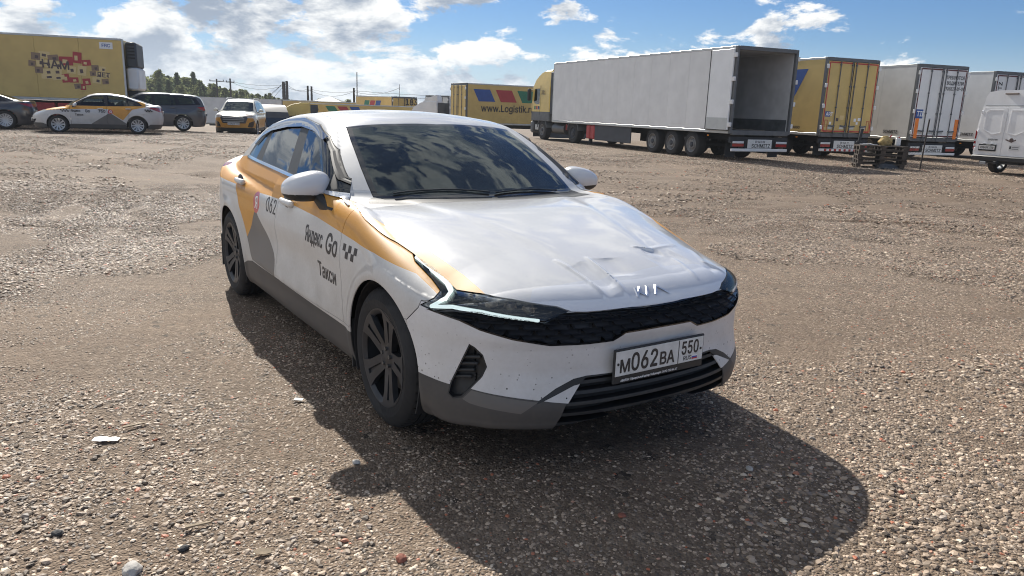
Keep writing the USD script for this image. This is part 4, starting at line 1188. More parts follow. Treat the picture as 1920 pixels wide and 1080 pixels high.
    band_r = [(.98, -.875), (1.111, -.833), (1.307, -.781), (1.471, -.750), (1.683, -.724), (1.839, -.705), (2.006, -.702), (2.006, -1.1), (.98, -1.1)]
    band = prism(band_r, "xy", .5, 1.1)
    panel(TAXI, "hood", hood - film - band, M["white_hood"], label="white hood dented above the badge", fine=1.75)
    H = f"{TAXI}/hood"
    panel(H, "protective_film", (hood ^ film) - band, M["hood_film"], fine=1.75)
    hb = hood ^ band
    panel(H, "orange_band", hb, M["orange_wrap"])
    # badge: three slanted strokes and their joints, as on the car
    bx = .105
    def stroke(y0, z0, y1, z1, w=.0042):
        d_ = np.array([y1 - y0, z1 - z0]); d_ = d_ / np.linalg.norm(d_) * w
        n_ = np.array([-d_[1], d_[0]])
        return [tuple(np.array(p) + k * n_) for p, k in (((y0, z0), 1), ((y0, z0), -1), ((y1, z1), -1), ((y1, z1), 1))][::-1]
    strokes = [stroke(-.088, -.018, -.074, .018), stroke(-.080, -.004, -.046, .018), stroke(-.068, .002, -.038, -.018), stroke(-.038, -.018, -.006, .018), stroke(.010, -.018, .044, .018), stroke(.044, .018, .088, -.018)]
    bm = B[.006] - B[0.0]
    bp = m3.Manifold.batch_boolean([prism([(y * 1.02, .747 + z * .78) for y, z in s], "yz", 2.1, 2.5) for s in strokes], m3.OpType.Add)
    panel(H, "badge", bm ^ bp, M["badge"], level=.006)
    # ---- lamps
    LR = S ^ prism(hl, "sz", .55, 2.5, -G) ^ half
    back = (B[-.045] - B[-.055]) ^ prism(hl, "sz", .45, 2.5, .004) ^ half
    drl_pts = [(1.572, -.800, .838), (1.688, -.783, .807), (1.82, -.774, .769), (1.874, -.784, .748), (1.888, -.815, .725), (1.856, -.868, .688), (1.958, -.826, .703), (2.066, -.748, .700), (2.15, -.661, .687), (2.207, -.572, .676)]
    from shapely.geometry import LineString
    from shapely import union_all
    q2 = sz(drl_pts)
    wd = [.004, .006, .009, .009, .008, .0065, .0062, .0062, .006, .006]
    segs = []
    for i in range(len(q2) - 1):
        segs.append(LineString(q2[i:i + 2]).buffer((wd[i] + wd[i + 1]) / 2, quad_segs=4))
    STRIP = prism(np.array(union_all(segs).simplify(.0006).exterior.coords)[:-1], "sz", .55, 2.5)
    lenses = [(1.985, -.752, .726), (2.050, -.70, .718), (2.105, -.645, .712), (2.155, -.59, .706)]
    for s in (1, -1):
        fl = (lambda m: m) if s == 1 else mirror_y
        hp = f"{TAXI}/headlight" if s == 1 else f"{TAXI}/headlight_001"
        panel(TAXI, "headlight", fl(LR - STRIP), M["lamp_cover"])
        put(hp, "housing", tri(fl(back)), M["lamp_housing"], True)
        put_strip = panel(hp, "daylight_strip", fl(S ^ STRIP ^ half), M["drl" if s == 1 else "clear_lens"])
        for L in lenses:
            L = np.array(L)
            n_ = np.array([.75, -.65, 0.1]); n_ /= np.linalg.norm(n_)
            c0 = L - n_ * .034
            body_ = cyl(c0 - n_ * .03, c0 + n_ * .012, .024, .027, n=20) + m3.Manifold.sphere(.021, 20).translate(tuple(c0 + n_ * .006))
            put(hp, "projector_lens", tri(fl(body_)), M["lens_grey"], 40)
            put(hp, "reflector_fin", tri(fl(cbox(tuple(L - n_ * .014 + np.array([0, 0, -.020])), (.052, .006, .004), .001, (0, 0, 49)))), M["chrome"])
    # ---- front bumper
    gp = prism(grille, "yz", 1.3, 2.6)
    bump_z = [(1.712, .598), (1.79, .668), (1.80, .70), (2.6, .705), (2.6, .05), (1.60, .05), (1.72, .3)]
    fb = S ^ prism(bump_z, "xz", -1.2, 1.2, -G)
    Dr = prism(duct, "sz", .55, 2.5) ^ half
    D2 = Dr + mirror_y(Dr)
    low = prism(lower, "sz", .3, 2.5) ^ half
    lowb = low + mirror_y(low)
    lowb_g = (prism(lower, "sz", .3, 2.5, .0) ^ half)
    ink = prism(intake, "sz", .3, 2.5) ^ half
    ink2 = ink + mirror_y(ink)
    finp = prism(fin, "sz", .3, 2.5) ^ half
    fin2 = finp + mirror_y(finp)
    pg = prism(panel_grey, "sz", .3, 2.5) ^ half
    pg2 = pg + mirror_y(pg)
    panel(TAXI, "front_bumper", fb - gp - HLg - D2 - lowb, M["white_bumper"])
    FB = f"{TAXI}/front_bumper"
    panel(FB, "white_fin", fb ^ finp, M["white_bumper"])
    panel(FB, "white_fin", fb ^ mirror_y(finp), M["white_bumper"])
    panel(FB, "grey_panel", (fb ^ pg) - Dr, M["grey_panel"])
    panel(FB, "grey_panel", (fb ^ mirror_y(pg)) - D2, M["grey_panel"])
    slash_ = prism(sz([(2.236, -.585, .330), (2.238, -.575, .345), (2.255, -.506, .390), (2.268, -.426, .424), (2.28, -.366, .433), (2.298, -.237, .432), (2.32, .5, .432), (2.32, .5, .40), (2.298, -.237, .400), (2.285, -.405, .401), (2.283, -.437, .397), (2.245, -.556, .341)]), "sz", .3, 2.5) ^ half
    slash2 = slash_ + mirror_y(slash_)
    trim_ = (fb ^ lowb) - ink2 - fin2 - pg2 - D2
    panel(TAXI, "lower_lip", trim_ - slash2, M["grey_plastic"])
    panel(f"{TAXI}/lower_lip", "black_trim_strip", trim_ ^ slash_, M["black_plastic"])
    panel(f"{TAXI}/lower_lip", "black_trim_strip", trim_ ^ mirror_y(slash_), M["black_plastic"])
    inner = B[-.045] - B[-.055]
    put(TAXI, "air_duct", tri((inner ^ Dr)), M["black_plastic"], True)
    put(TAXI, "air_duct", tri((inner ^ mirror_y(Dr))), M["black_plastic"], True)
    for k, s in ((0, 1), (1, -1)):
        dp = f"{TAXI}/air_duct" + ("_001" if k else "")
        wall = (B[0.0] - B[-.045]) ^ ((prism(duct, "sz", .55, 2.5, -.0006) - prism(duct, "sz", .5, 2.6, -.006)) ^ half)
        put(dp, "duct_frame", tri(wall if s == 1 else mirror_y(wall)), M["black_plastic"])
        for j in range(4):
            zf = .505 - .030 * j
            a, b = np.array([2.065 - .012 * j, -.782 - .008 * j, zf]), np.array([2.055 - .012 * j, -.745 - .008 * j, zf + .004])
            m = hull([((2.005 - .010 * j, -.800 - .006 * j, zf - .004), .008), ((2.060 - .010 * j, -.752 - .008 * j, zf + .004), .009)], 10)
            put(dp, "duct_fin", tri(m if s == 1 else mirror_y(m)), M["black_plastic"], 40)
    # ---- upper grille: recessed black field with overlapping scale shaped pieces
    put(TAXI, "grille", tri((B[-.045] - B[-.055]) ^ prism(grille, "yz", 1.3, 2.6, .003) - (HLR + mirror_y(HLR))), M["matte_black"], True)
    rim = (B[0.0] - B[-.045]) ^ (prism(grille, "yz", 1.3, 2.6, -.0006) - prism(grille, "yz", 1.2, 2.7, -.006)) - HLg
    put(f"{TAXI}/grille", "grille_surround", tri(rim), M["gloss_black"])
    from shapely.geometry import Polygon as SP, Point as PT
    gpoly = SP(grille).buffer(-.004)
    for r in range(7):
        zc = .705 - .0215 * r
        for k in range(-9, 10):
            yc = (k + (.5 if r % 2 else 0)) * .098
            sl = abs(yc) > .45
            zz = zc - .0 * abs(yc)
            cell = SP([(yc - .056, zz), (yc + .056, zz), (yc + .037, zz - .026), (yc - .037, zz - .026)])
            inter = cell.intersection(gpoly)
            if inter.is_empty or inter.area < .25 * cell.area:
                continue
            inter = max(getattr(inter, "geoms", [inter]), key=lambda g: g.area)
            q = np.array(inter.exterior.coords)[:-1]
            # a plate that leans outwards to its lower edge: outer face on the level nearest the skin
            out = []
            for y_, z_ in q:
                x_ = float(T_front(z_) - T_plan(abs(y_)))
                out.append((x_, y_, z_))
            out = onto(body, np.array(out), -.004, 3)
            g_ = gradient(body, out); g_ /= np.linalg.norm(g_, axis=1, keepdims=True)
            if (g_[:, 0] < .12).any():
                continue
            tlow = np.clip((zz - out[:, 2]) / .026, 0, 1)[:, None]
            front_ = out - g_ * (.030 * (1 - tlow) + .004)
            cen = front_.mean(0)
            ring2 = cen + (front_ - cen) * .80 - g_ * .007
            backv = front_ - g_ * .012
            nq = len(q)
            vv = np.vstack([front_, ring2, backv, ring2.mean(0)[None]])
            ff = []
            for i in range(nq):
                j = (i + 1) % nq
                ff += [[i, j, nq + j], [i, nq + j, nq + i], [i, 2 * nq + i, 2 * nq + j], [i, 2 * nq + j, j], [nq + i, nq + j, 3 * nq]]
            vol = trimesh.Trimesh(vv, ff, process=False)
            fn_ = np.cross(vv[ff[0][1]] - vv[ff[0][0]], vv[ff[0][2]] - vv[ff[0][0]])
            if fn_ @ g_[0] < 0:
                vol.faces = vol.faces[:, ::-1]
            put(f"{TAXI}/grille", "grille_scale", vol, M["grille_black"])
    # ---- lower intake
    inkb = (B[-.045] - B[-.055]) ^ (ink2)
    put(TAXI, "lower_grille", tri(inkb), M["matte_black"], True)
    for zl in (.405, .365, .322, .278, .236):
        sl_ = (B[-.005] - B[-.045]) ^ (ink2 - fin2) ^ box(1.5, 3, -1, 1, zl - .007, zl + .007)
        put(f"{TAXI}/lower_grille", "grille_slat", tri(sl_), M["black_plastic"])
    # ---- number plate
    px = 2.325
    pz = .4737
    put(TAXI, "number_plate", tri(cbox((px, 0, pz - .010), (.012, .532, .152), .004)), M["black_plastic"])
    NP = f"{TAXI}/number_plate"
    put(NP, "plate_sheet", tri(cbox((px + .007, 0, pz + .003), (.003, .516, .108), .001)), M["plate_white"])
    tx = []
    X = px + .0085
    U, V_ = (0, 1, 0), (0, 0, 1)
    # read from the front: left of the plate is the car's right (negative y)
    def pt(s, h, y, z, sx=1.0, bold=False, m=M["ink"]):
        put(NP, "lettering", text_at(s, h, (X, y, z), U, V_, .0012, bold, sx=sx), m)
    pt("М", .056, -.240, pz - .036, .92, True)
    pt("062", .076, -.178, pz - .036, .80, True)
    pt("ВА", .056, -.012, pz - .036, .90, True)
    pt("550", .058, .119, pz - .012, .72, True)
    pt("RUS", .019, .136, pz - .041, 1.0)
    put(NP, "divider", tri(cbox((X, .105, pz + .003), (.0015, .004, .106))), M["ink"])
    for k, cc in enumerate(("white_ink", "blue_ink", "red_ink")):
        put(NP, "flag_stripe", tri(cbox((X, .2075, pz - .026 - .0065 * k), (.0015, .033, .0062))), M[cc])
    for yb in (-.245, .243):
        put(NP, "plate_bolt", tri(cyl((X - .001, yb, pz + .002), (X + .002, yb, pz + .002), .006, n=10)), M["black_plastic"])
    put(NP, "dealer_text", text_at("АВИЛОН  Официальный дилер Volkswagen  (495) 730 44 47", .0095, (px + .0063, -.225, pz - .078), U, V_, .0008, True, sx=.86), M["white_ink"])
    # ---- sides (built right hand, mirrored to the left)
    glassless = DLO
    lowside = S ^ box(-3, 3, -1.2, 0, .05, 1.3)
    sill_poly = [(-1.12, .05), (-1.12, .30), (-.96, .36), (-.80, .388), (-.2, .386), (.6, .377), (.955, .370), (1.12, .36), (1.12, .05)]
    sill = S ^ prism(sill_poly, "xz", .55, 1.2) ^ half
    sill = S ^ prism(sill_poly, "xz", -1.2, 1.2) ^ box(-3, 3, -1.2, -.60, .05, .5)
    fdoor = (S ^ P(front_door, "xz", -1.2, 1.2) ^ half) - prism(sill_poly, "xz", -2, 2) - DLO - INNER
    rdoor = (S ^ P(rear_door, "xz", -1.2, 1.2) ^ half) - prism(sill_poly, "xz", -2, 2) - DLO
    fend_poly = gap_f[::-1] + [(1.04, .974), (1.137, .947), (1.351, .893), (1.548, .845), (1.66, .811), (1.774, .785), (1.89, .752), (1.94, .72), (1.80, .70), (1.79, .668), (1.712, .598), (1.60, .58), (1.30, .62), (1.05, .39)]
    fender = ((S ^ P(fend_poly, "xz", -1.2, 1.2) ^ half) - HLg - prism(sill_poly, "xz", -2, 2)) - DLO - INNER
    roof_poly = [(.30, -.572), (.160, -.576), (0, -.600), (-.4, -.598), (-.8, -.588), (-1.16, -.565), (-1.16, .565), (-.8, .588), (-.4, .598), (0, .600), (.160, .576), (.30, .572)]
    roofp = prism(roof_poly, "xy", 1.25, 1.7) - W_ - prism(rw, "xy", 1.0, 1.7)
    panel(TAXI, "roof", S ^ prism(roof_poly, "xy", 1.25, 1.7, -G) - prism(ws, "xy", 1, 1.7, G) - prism(rw, "xy", 1.0, 1.7, G), M["white_hood"])
    used_side = ((prism(front_door, "xz", -1.2, 1.2) + prism(rear_door, "xz", -1.2, 1.2) + prism(fend_poly, "xz", -1.2, 1.2)) - INNER) + prism(sill_poly, "xz", -1.2, 1.2) + DLO
    hoodfull = prism(hoodline, "xz", -1.2, 1.2) ^ box(.985, 3, -2, 2, 0, 2)
    rest = S - used_side - hoodfull - W_ - prism(rw, "xy", .9, 1.7) - prism(cowl, "xy", .93, 1.6) - prism(roof_poly, "xy", 1.25, 1.7) - prism(bump_z, "xz", -1.3, 1.3)
    rest = rest - HL
    floor_ = rest ^ box(-3, 3, -1.2, 1.2, 0, .30)
    rest = rest ^ box(-3, 3, -1.2, 1.2, .30, 2)
    put(TAXI, "underbody", tri(floor_), M["matte_black"])
    rb_poly = [(-1.72, .70), (-2.1, .72), (-3, .74), (-3, .05), (-1.6, .05)]
    rbp = prism(rb_poly, "xz", -1.2, 1.2)
    panel(TAXI, "rear_bumper", rest ^ prism(rb_poly, "xz", -1.2, 1.2, -G), M["white_paint"])
    lampp = [(-2.9, .88), (-2.9, .965), (-2.05, .985), (-1.95, .97), (-2.1, .90), (-2.3, .88)]
    lamp = prism(lampp, "xz", -1.2, 1.2)
    rest = rest - rbp
    panel(TAXI, "tail_lamp", rest ^ lamp, M["red_lens"])
    trunk = prism([(-2.02, -.60), (-2.9, -.66), (-2.9, .66), (-2.02, .60)], "xy", .7, 1.2)
    panel(TAXI, "trunk_lid", (rest - lamp) ^ trunk, M["white_paint"])
    side_ = rest - lamp - trunk
    quarter_orange = prism([(-3, .89), (-1.0, .89), (-1.0, 1.085), (-1.40, 1.085), (-2.0, 1.03), (-3, 1.0)], "xz", -1.3, 1.3)
    # livery on the doors and fender
    stripe = [(-3.0, .905), (-1.2, .90), (-.68, .89), (-.34, .898), (0, .905), (.25, .897), (.58, .886), (.963, .858), (1.377, .828), (1.669, .785), (1.83, .735), (1.95, .70), (2.1, .80), (1.9, 1.2), (-3.0, 1.2)]
    quad = [(-1.30, .90), (-1.15, .832), (-.93, .56), (-.91, .545), (-.64, .757), (-.585, .90)]
    grey = [(-.91, .545), (-.64, .757), (-.58, .757), (-.275, .54), (-.248, .50), (-.24, .38), (-1.0, .38)]
    circ = [(-.605 + .075 * math.cos(a), .826 + .072 * math.sin(a)) for a in np.linspace(0, 2 * math.pi, 40, endpoint=False)]
    pr = lambda q: prism(q, "xz", -1.3, 1.3)                                   # noqa: E731
    C_, G_, O_ = pr(circ), pr(grey), pr(stripe) + pr(quad)
    for nm, m, lab in (("front_door", fdoor, None), ("rear_door", rdoor, None), ("front_fender", fender, None)):
        w_ = m - O_ - G_ - C_
        o_ = (m ^ O_) - C_ - G_
        g_ = (m ^ G_) - C_
        c_ = m ^ C_
        for s in (1, -1):
            fl = (lambda q: q) if s == 1 else mirror_y
            ps = sorted((q for q in fl(w_).decompose() if q.volume() > 2e-7), key=lambda q: -q.volume())
            host = panel(TAXI, nm, ps[0], M["white_paint"])
            for q in ps[1:]:
                panel(host, "white_section", q, M["white_paint"])
            for q in fl(o_).decompose():
                if q.volume() > 2e-7:
                    panel(host, "orange_band", q, M["orange_wrap"])
            if nm != "front_fender":
                panel(host, "grey_triangle", fl(g_), M["grey_wrap"])
            if nm == "rear_door":
                panel(host, "red_disc", fl(c_), M["red_wrap"])
    for s in (1, -1):
        hs = half if s == 1 else box(-3, 3, 0, 1.2, 0, 2)
        host = panel(TAXI, "body_side_panel", (side_ ^ hs) - quarter_orange, M["white_paint"])
        panel(host, "orange_band", side_ ^ hs ^ quarter_orange, M["orange_wrap"])
        panel(TAXI, "side_sill", sill if s == 1 else mirror_y(sill), M["grey_plastic"])
    # lettering on the right hand side, as thin vinyl on the skin
    film_ = B[.0012] - B[0.0]
    Rd, Fd, Ff = f"{TAXI}/rear_door", f"{TAXI}/front_door", f"{TAXI}/front_fender"
    near = box(-2, 2, -1.2, -.7, .3, 1.1)
    film_r = film_ ^ near

    def vinyl(host, name, cs, m):
        panel(host, name, film_r ^ prism(cs, "xz", -1.3, 1.3), M[m], level=.0012)
    # seen from the car's right the front is to the right: x runs to the reader's right
    vinyl(Rd, "number_lettering", text_cs("062", .092, at=(-.375, .800), sx=.92), "ink")
    vinyl(f"{Rd}", "disc_letter", text_cs("Я", .078, at=(-.640, .787), sx=1.0, bold=True), "white_ink")
    vinyl(Fd, "name_lettering", text_cs("Яндекс", .088, at=(.425, .738), sx=.66, bold=True), "ink")
    vinyl(Fd, "go_lettering", text_cs("Go", .105, at=(.745, .726), sx=.90, bold=True, shear=.15), "ink")
    vinyl(Fd, "taxi_lettering", text_cs("Такси", .078, at=(.575, .570), sx=.98, bold=True), "ink")
    for r, cols in ((0, (0, 2, 4)), (1, (1, 3))):
        for cidx in cols:
            x0, z0 = 1.005 + cidx * .036, .815 - r * .036
            vinyl(Ff, "checker_square", m3.CrossSection([np.array([(x0 - .006, z0 - .036), (x0 + .030, z0 - .036), (x0 + .036, z0), (x0, z0)])], m3.FillRule.NonZero), "ink")
    # ---- side glass
    visor = [(.235, 1.302), (.215, 1.307), (.006, 1.362), (-.379, 1.395), (-.71, 1.379), (-1.105, 1.330), (-1.285, 1.262), (-1.40, 1.175),
             (-1.36, 1.17), (-1.26, 1.235), (-1.05, 1.285), (-.65, 1.326), (-.33, 1.340), (0, 1.322), (.19, 1.288), (.225, 1.284)]
    a_strip = [(.90, .990), (.607, 1.094), (.375, 1.229), (.225, 1.298), (.225, 1.2925), (.372, 1.2240), (.604, 1.0900), (.894, .9870)]
    pane_f = [(.535, 1.125), (.36, 1.222), (.207, 1.290), (0, 1.33), (-.195, 1.338), (.03, 1.062), (.63, 1.036)]
    pane_q = [(.56, 1.112), (.67, 1.033), (.90, 1.003)]
    pane_r = [(-.385, 1.345), (-.65, 1.335), (-1.05, 1.292), (-.918, 1.075), (-.165, 1.064)]
    pane_t = [(-1.13, 1.262), (-1.28, 1.225), (-1.41, 1.10), (-1.40, 1.082), (-1.125, 1.080)]
    dz = S ^ prism(dlo, "xz", -1.2, 1.2, -G) ^ FLANK ^ half
    # only the flank, not the roof skin above the opening
    holes = prism(pane_f, "xz", -1.3, 1.3) + prism(pane_r, "xz", -1.3, 1.3) + prism(pane_t, "xz", -1.3, 1.3) + prism(pane_q, "xz", -1.3, 1.3)
    frame = dz - holes
    chrome_belt = prism([(x, z + .001) for x, z in belt] + [(x, z + .018) for x, z in belt[::-1]], "xz", -1.3, 1.3)
    vis = (B[.014] - B[.010]) ^ prism(visor, "xz", -1.3, 1.3) ^ FLANK ^ half
    drip = [(.95, .985), (.607, 1.100), (.375, 1.235), (.215, 1.307), (.006, 1.362), (-.379, 1.395), (-.71, 1.379), (-1.105, 1.330), (-1.285, 1.262), (-1.43, 1.165)]
    for s in (1, -1):
        fl = (lambda q: q) if s == 1 else mirror_y
        host = panel(TAXI, "window_frame", fl(frame), M["black_plastic"])
        panel(host, "chrome_belt_strip", fl((B[.006] - B[0.0]) ^ chrome_belt ^ FLANK ^ half), M["chrome"], level=.006)
        trim_p = sorted(fl((B[.006] - B[0.0]) ^ prism(a_strip, "xz", -1.3, 1.3) ^ FLANK ^ half).decompose(), key=lambda q: -q.volume())
        panel(host, "pillar_trim", trim_p[0], M["black_plastic"], level=.006)
        for nm, q in (("front_side_window", pane_f), ("rear_side_window", pane_r), ("quarter_window", pane_t), ("vent_window", pane_q)):
            panel(TAXI, nm, fl(dz ^ prism(q, "xz", -1.3, 1.3, -.001)), M["tint_glass"])
        panel(TAXI, "wind_deflector", fl(vis), M["deflector"], level=.014)
    # ---- door handles
    for x0, z0 in ((.06, .905), (-1.10, .922)):
        p0 = onto(body, np.array([[x0, -.9, z0]]))[0]
        for s in (1, -1):
            fl = (lambda q: q) if s == 1 else mirror_y
            grip = hull([((x0 - .105, p0[1] - .012, z0 + .002), .016), ((x0 + .01, p0[1] - .030, z0 + .004), .017), ((x0 + .085, p0[1] - .014, z0 - .002), .021)], 20)
            cup = m3.Manifold.sphere(1, 24).scale((.070, .012, .045)).translate((x0 - .015, p0[1] - .001, z0 + .004))
            hostn = (Fd if x0 > 0 else Rd) + ("" if s == 1 else "_001")
            put(hostn, "handle", tri(fl(grip)), M["white_paint"], 40)
            put(hostn, "handle_recess", tri(fl(cup)), M["black_plastic"], 40)
    # ---- door mirrors
    for s in (1, -1):
        fl = (lambda q: q) if s == 1 else mirror_y
        c = np.array([.555, -.955, 1.040])
        ico = trimesh.creation.icosphere(4)
        pv = np.sign(ico.vertices) * np.abs(ico.vertices) ** .82
        pv = pv * [.095, .130, .079] + [.520, -.945, 1.046]
        tt = np.clip((-.945 - pv[:, 1]) / .13, -1, 1)
        pv[:, 2] += -.014 * tt - .0 * pv[:, 0]
        pv[:, 2] = 1.046 + (pv[:, 2] - 1.046) * (1 - .16 * tt)
        shape = man(trimesh.Trimesh(pv, ico.faces)) ^ box(.495, 1, -2, 0, .5, 1.5)
        lowerh = shape ^ prism([(-1.2, .9), (-1.2, 1.015), (-.985, 1.012), (-.90, 1.008), (-.70, 1.006), (-.70, .9)], "yz", 0, 1)
        put(TAXI, "door_mirror", tri(fl(shape - lowerh)), M["white_hood"], 40)
        mp = f"{TAXI}/door_mirror" + ("" if s == 1 else "_001")
        put(mp, "black_base", tri(fl(m3.Manifold.batch_boolean([lowerh.scale((1, 1, 1)), hull([((.56, -.90, 1.005), .030), ((.60, -.875, .955), .034), ((.70, -.872, .945), .022)], 20), hull([((.60, -.875, .950), .03), ((.76, -.878, .945), .014)], 14)], m3.OpType.Add))), M["black_plastic"], 50)
        put(mp, "mirror_glass", tri(fl(shape.scale((1, 1, 1)) ^ box(.495, .499, -2, 0, .5, 1.5)).scale((1, .93, 1)).translate((-.003, -.065 if s == 1 else .065, 0))), M["mirror"])
    # ---- wheels
    for wx in (1.425, -1.425):
        for s in (1, -1):
            make_wheel(TAXI, wx, -.90 * s, .335, .335, s, "dark")
            well = lathe([(.366, 0), (.374, 0), (.374, .40), (.0, .40), (.0, .394), (.366, .394)], 48)
            well = well.translate((0, .0, 0)) ^ box(-1, 1, -1, 1, -.16, 1)
            well = well.translate((wx, -.893, .335))
            put(TAXI, "wheel_arch_liner", tri(well if s == 1 else mirror_y(well)), M["matte_black"], 40)
            fx = wx - (.372 if wx > 0 else .36)
            flap = cbox((fx - .012, -.80, .30), (.012, .20, .26), .003)
            put(TAXI, "mud_flap", tri(flap if s == 1 else mirror_y(flap)), M["black_plastic"])
    # ---- wipers
    for x0, y0, x1, y1 in ((.918, -.02, .815, -.56), (.862, .50, .925, .02)):
        arm_pts = []
        for tt in np.linspace(0, 1, 7):
            p_ = np.array([x0 + (x1 - x0) * tt, y0 + (y1 - y0) * tt, 1.05])
            zz = np.linspace(.95, 1.25, 200)
            fz = body(np.full(200, p_[0]), np.full(200, p_[1]), zz)
            arm_pts.append((p_[0], p_[1], zz[np.argmax(fz > 0)] + .010))
        put(TAXI, "wiper", tri(m3.Manifold.batch_boolean([hull([(a, .0045), (b, .0045)], 8) for a, b in zip(arm_pts[:-1], arm_pts[1:])], m3.OpType.Add)), M["black_plastic"], 40)
    # ---- inside
    put(TAXI, "dashboard", tri(hull([((.82, -.62, .93), .04), ((.82, .62, .93), .04), ((.45, -.64, .93), .06), ((.45, .64, .93), .06), ((.5, -.62, .6), .05), ((.5, .62, .6), .05)], 12)), M["seat"], 40)
    ring = []
    for a in np.linspace(0, 2 * math.pi, 25):
        ring.append((.36 - .08 * math.sin(a), .37 + .185 * math.cos(a), .90 + .165 * math.sin(a)))
    put(TAXI, "steering_wheel", pipe(ring, .014, 8), M["seat"], 40)
    for x0, ys in ((-.25, (-.37, .37)), (-1.05, (-.40, .0, .40))):
        for y0 in ys:
            put(TAXI, "seat", tri(hull([((x0 + .35, y0 - .2, .5), .07), ((x0 + .35, y0 + .2, .5), .07), ((x0 - .1, y0 - .2, .48), .08), ((x0 - .1, y0 + .2, .48), .08)], 10) + hull([((x0 - .1, y0 - .2, .5), .07), ((x0 - .1, y0 + .2, .5), .07), ((x0 - .32, y0 - .18, 1.02), .05), ((x0 - .32, y0 + .18, 1.02), .05)], 10) + hull([((x0 - .33, y0 - .08, 1.16), .05), ((x0 - .33, y0 + .08, 1.16), .05)], 10)), M["seat"], 40)
    put(TAXI, "cabin_floor", tri(box(-1.9, 1.0, -.75, .75, .28, .31)), M["matte_black"])
    put(TAXI, "firewall", tri(box(1.0, 1.02, -.70, .70, .28, .86)), M["matte_black"])
    p_ = (.33, 0, 1.275)
    put(TAXI, "inner_mirror", tri(cbox(p_, (.03, .22, .065), .012)), M["black_plastic"], 40)


build_taxi()
# ------------------------------------------------------------------ parked cars
def car_field(s):
    hood, tail, roof = lut(*zip(*s["hood"]), -3, 3), lut(*zip(*s["tail"]), -3, 3), lut(*zip(*s["roof"]), -3.2, 3)
    fr, re = lut(*zip(*s["front"]), 0, 1.4), lut(*zip(*s["rear"]), 0, 2)
    W, wb, tum, zb = s["half"], s["belt"], s["tumble"], s["zb"]
    prof = lut([0.1, 0.2, 0.35, 0.55, 0.72, 0.9, 1.0, 1.15], [-.12, -.05, -.02, -.005, 0, -.025, -.06, -.14], 0, 1.3)
    plan = lut([0, .3, .5, .65, .76, .83, .88, .905, .96], [0, .03, .08, .16, .27, .40, .58, .80, 1.5], 0, 1.2)
    k = .905 / W
    xs = s.get("split", -.3)
    ax = s["axles"]

    def fn(x, y, z):
        ay = np.abs(y)
        taper = .06 * np.clip((np.abs(x) - 1.3) / 1.0, 0, 1) ** 2
        w = W + prof(z) - taper
        for a in ax:
            w = w + .004 * np.exp(-((np.hypot(x - a, z - s["R"]) - s["R"] - .07) / .10) ** 2)
        f = smax((ay - w) * .98, (z - (np.where(x > xs, hood(x), tail(x)) - .05 * (ay / .8) ** 3)) * .93, .08)
        f = smax(f, (x - (fr(z) - plan(ay * k))) * .85, .06)
        f = smax(f, (-x - (re(z) - plan(ay * k) * s.get("rplan", 1.0))) * .85, .06)
        f = smax(f, s["clear"] - z, .04)
        wc = wb - np.maximum(z - zb, -.02) * tum
        if "narrow" in s:
            wc = wc - s["narrow"] * np.clip(-x - .8, 0, 2) ** 1.5
        c = smax((ay - wc) * .92, (z - (roof(x + .08 * ay ** 2 * np.sign(x + .3)) - .045 * (ay / .6) ** 2.2)) * .9, .07)
        c = np.maximum(smax(c, zb - .15 - z, .02), np.maximum(-x - s["cab"][0], x - s["cab"][1]))
        return smin(f, c, .04)
    return fn


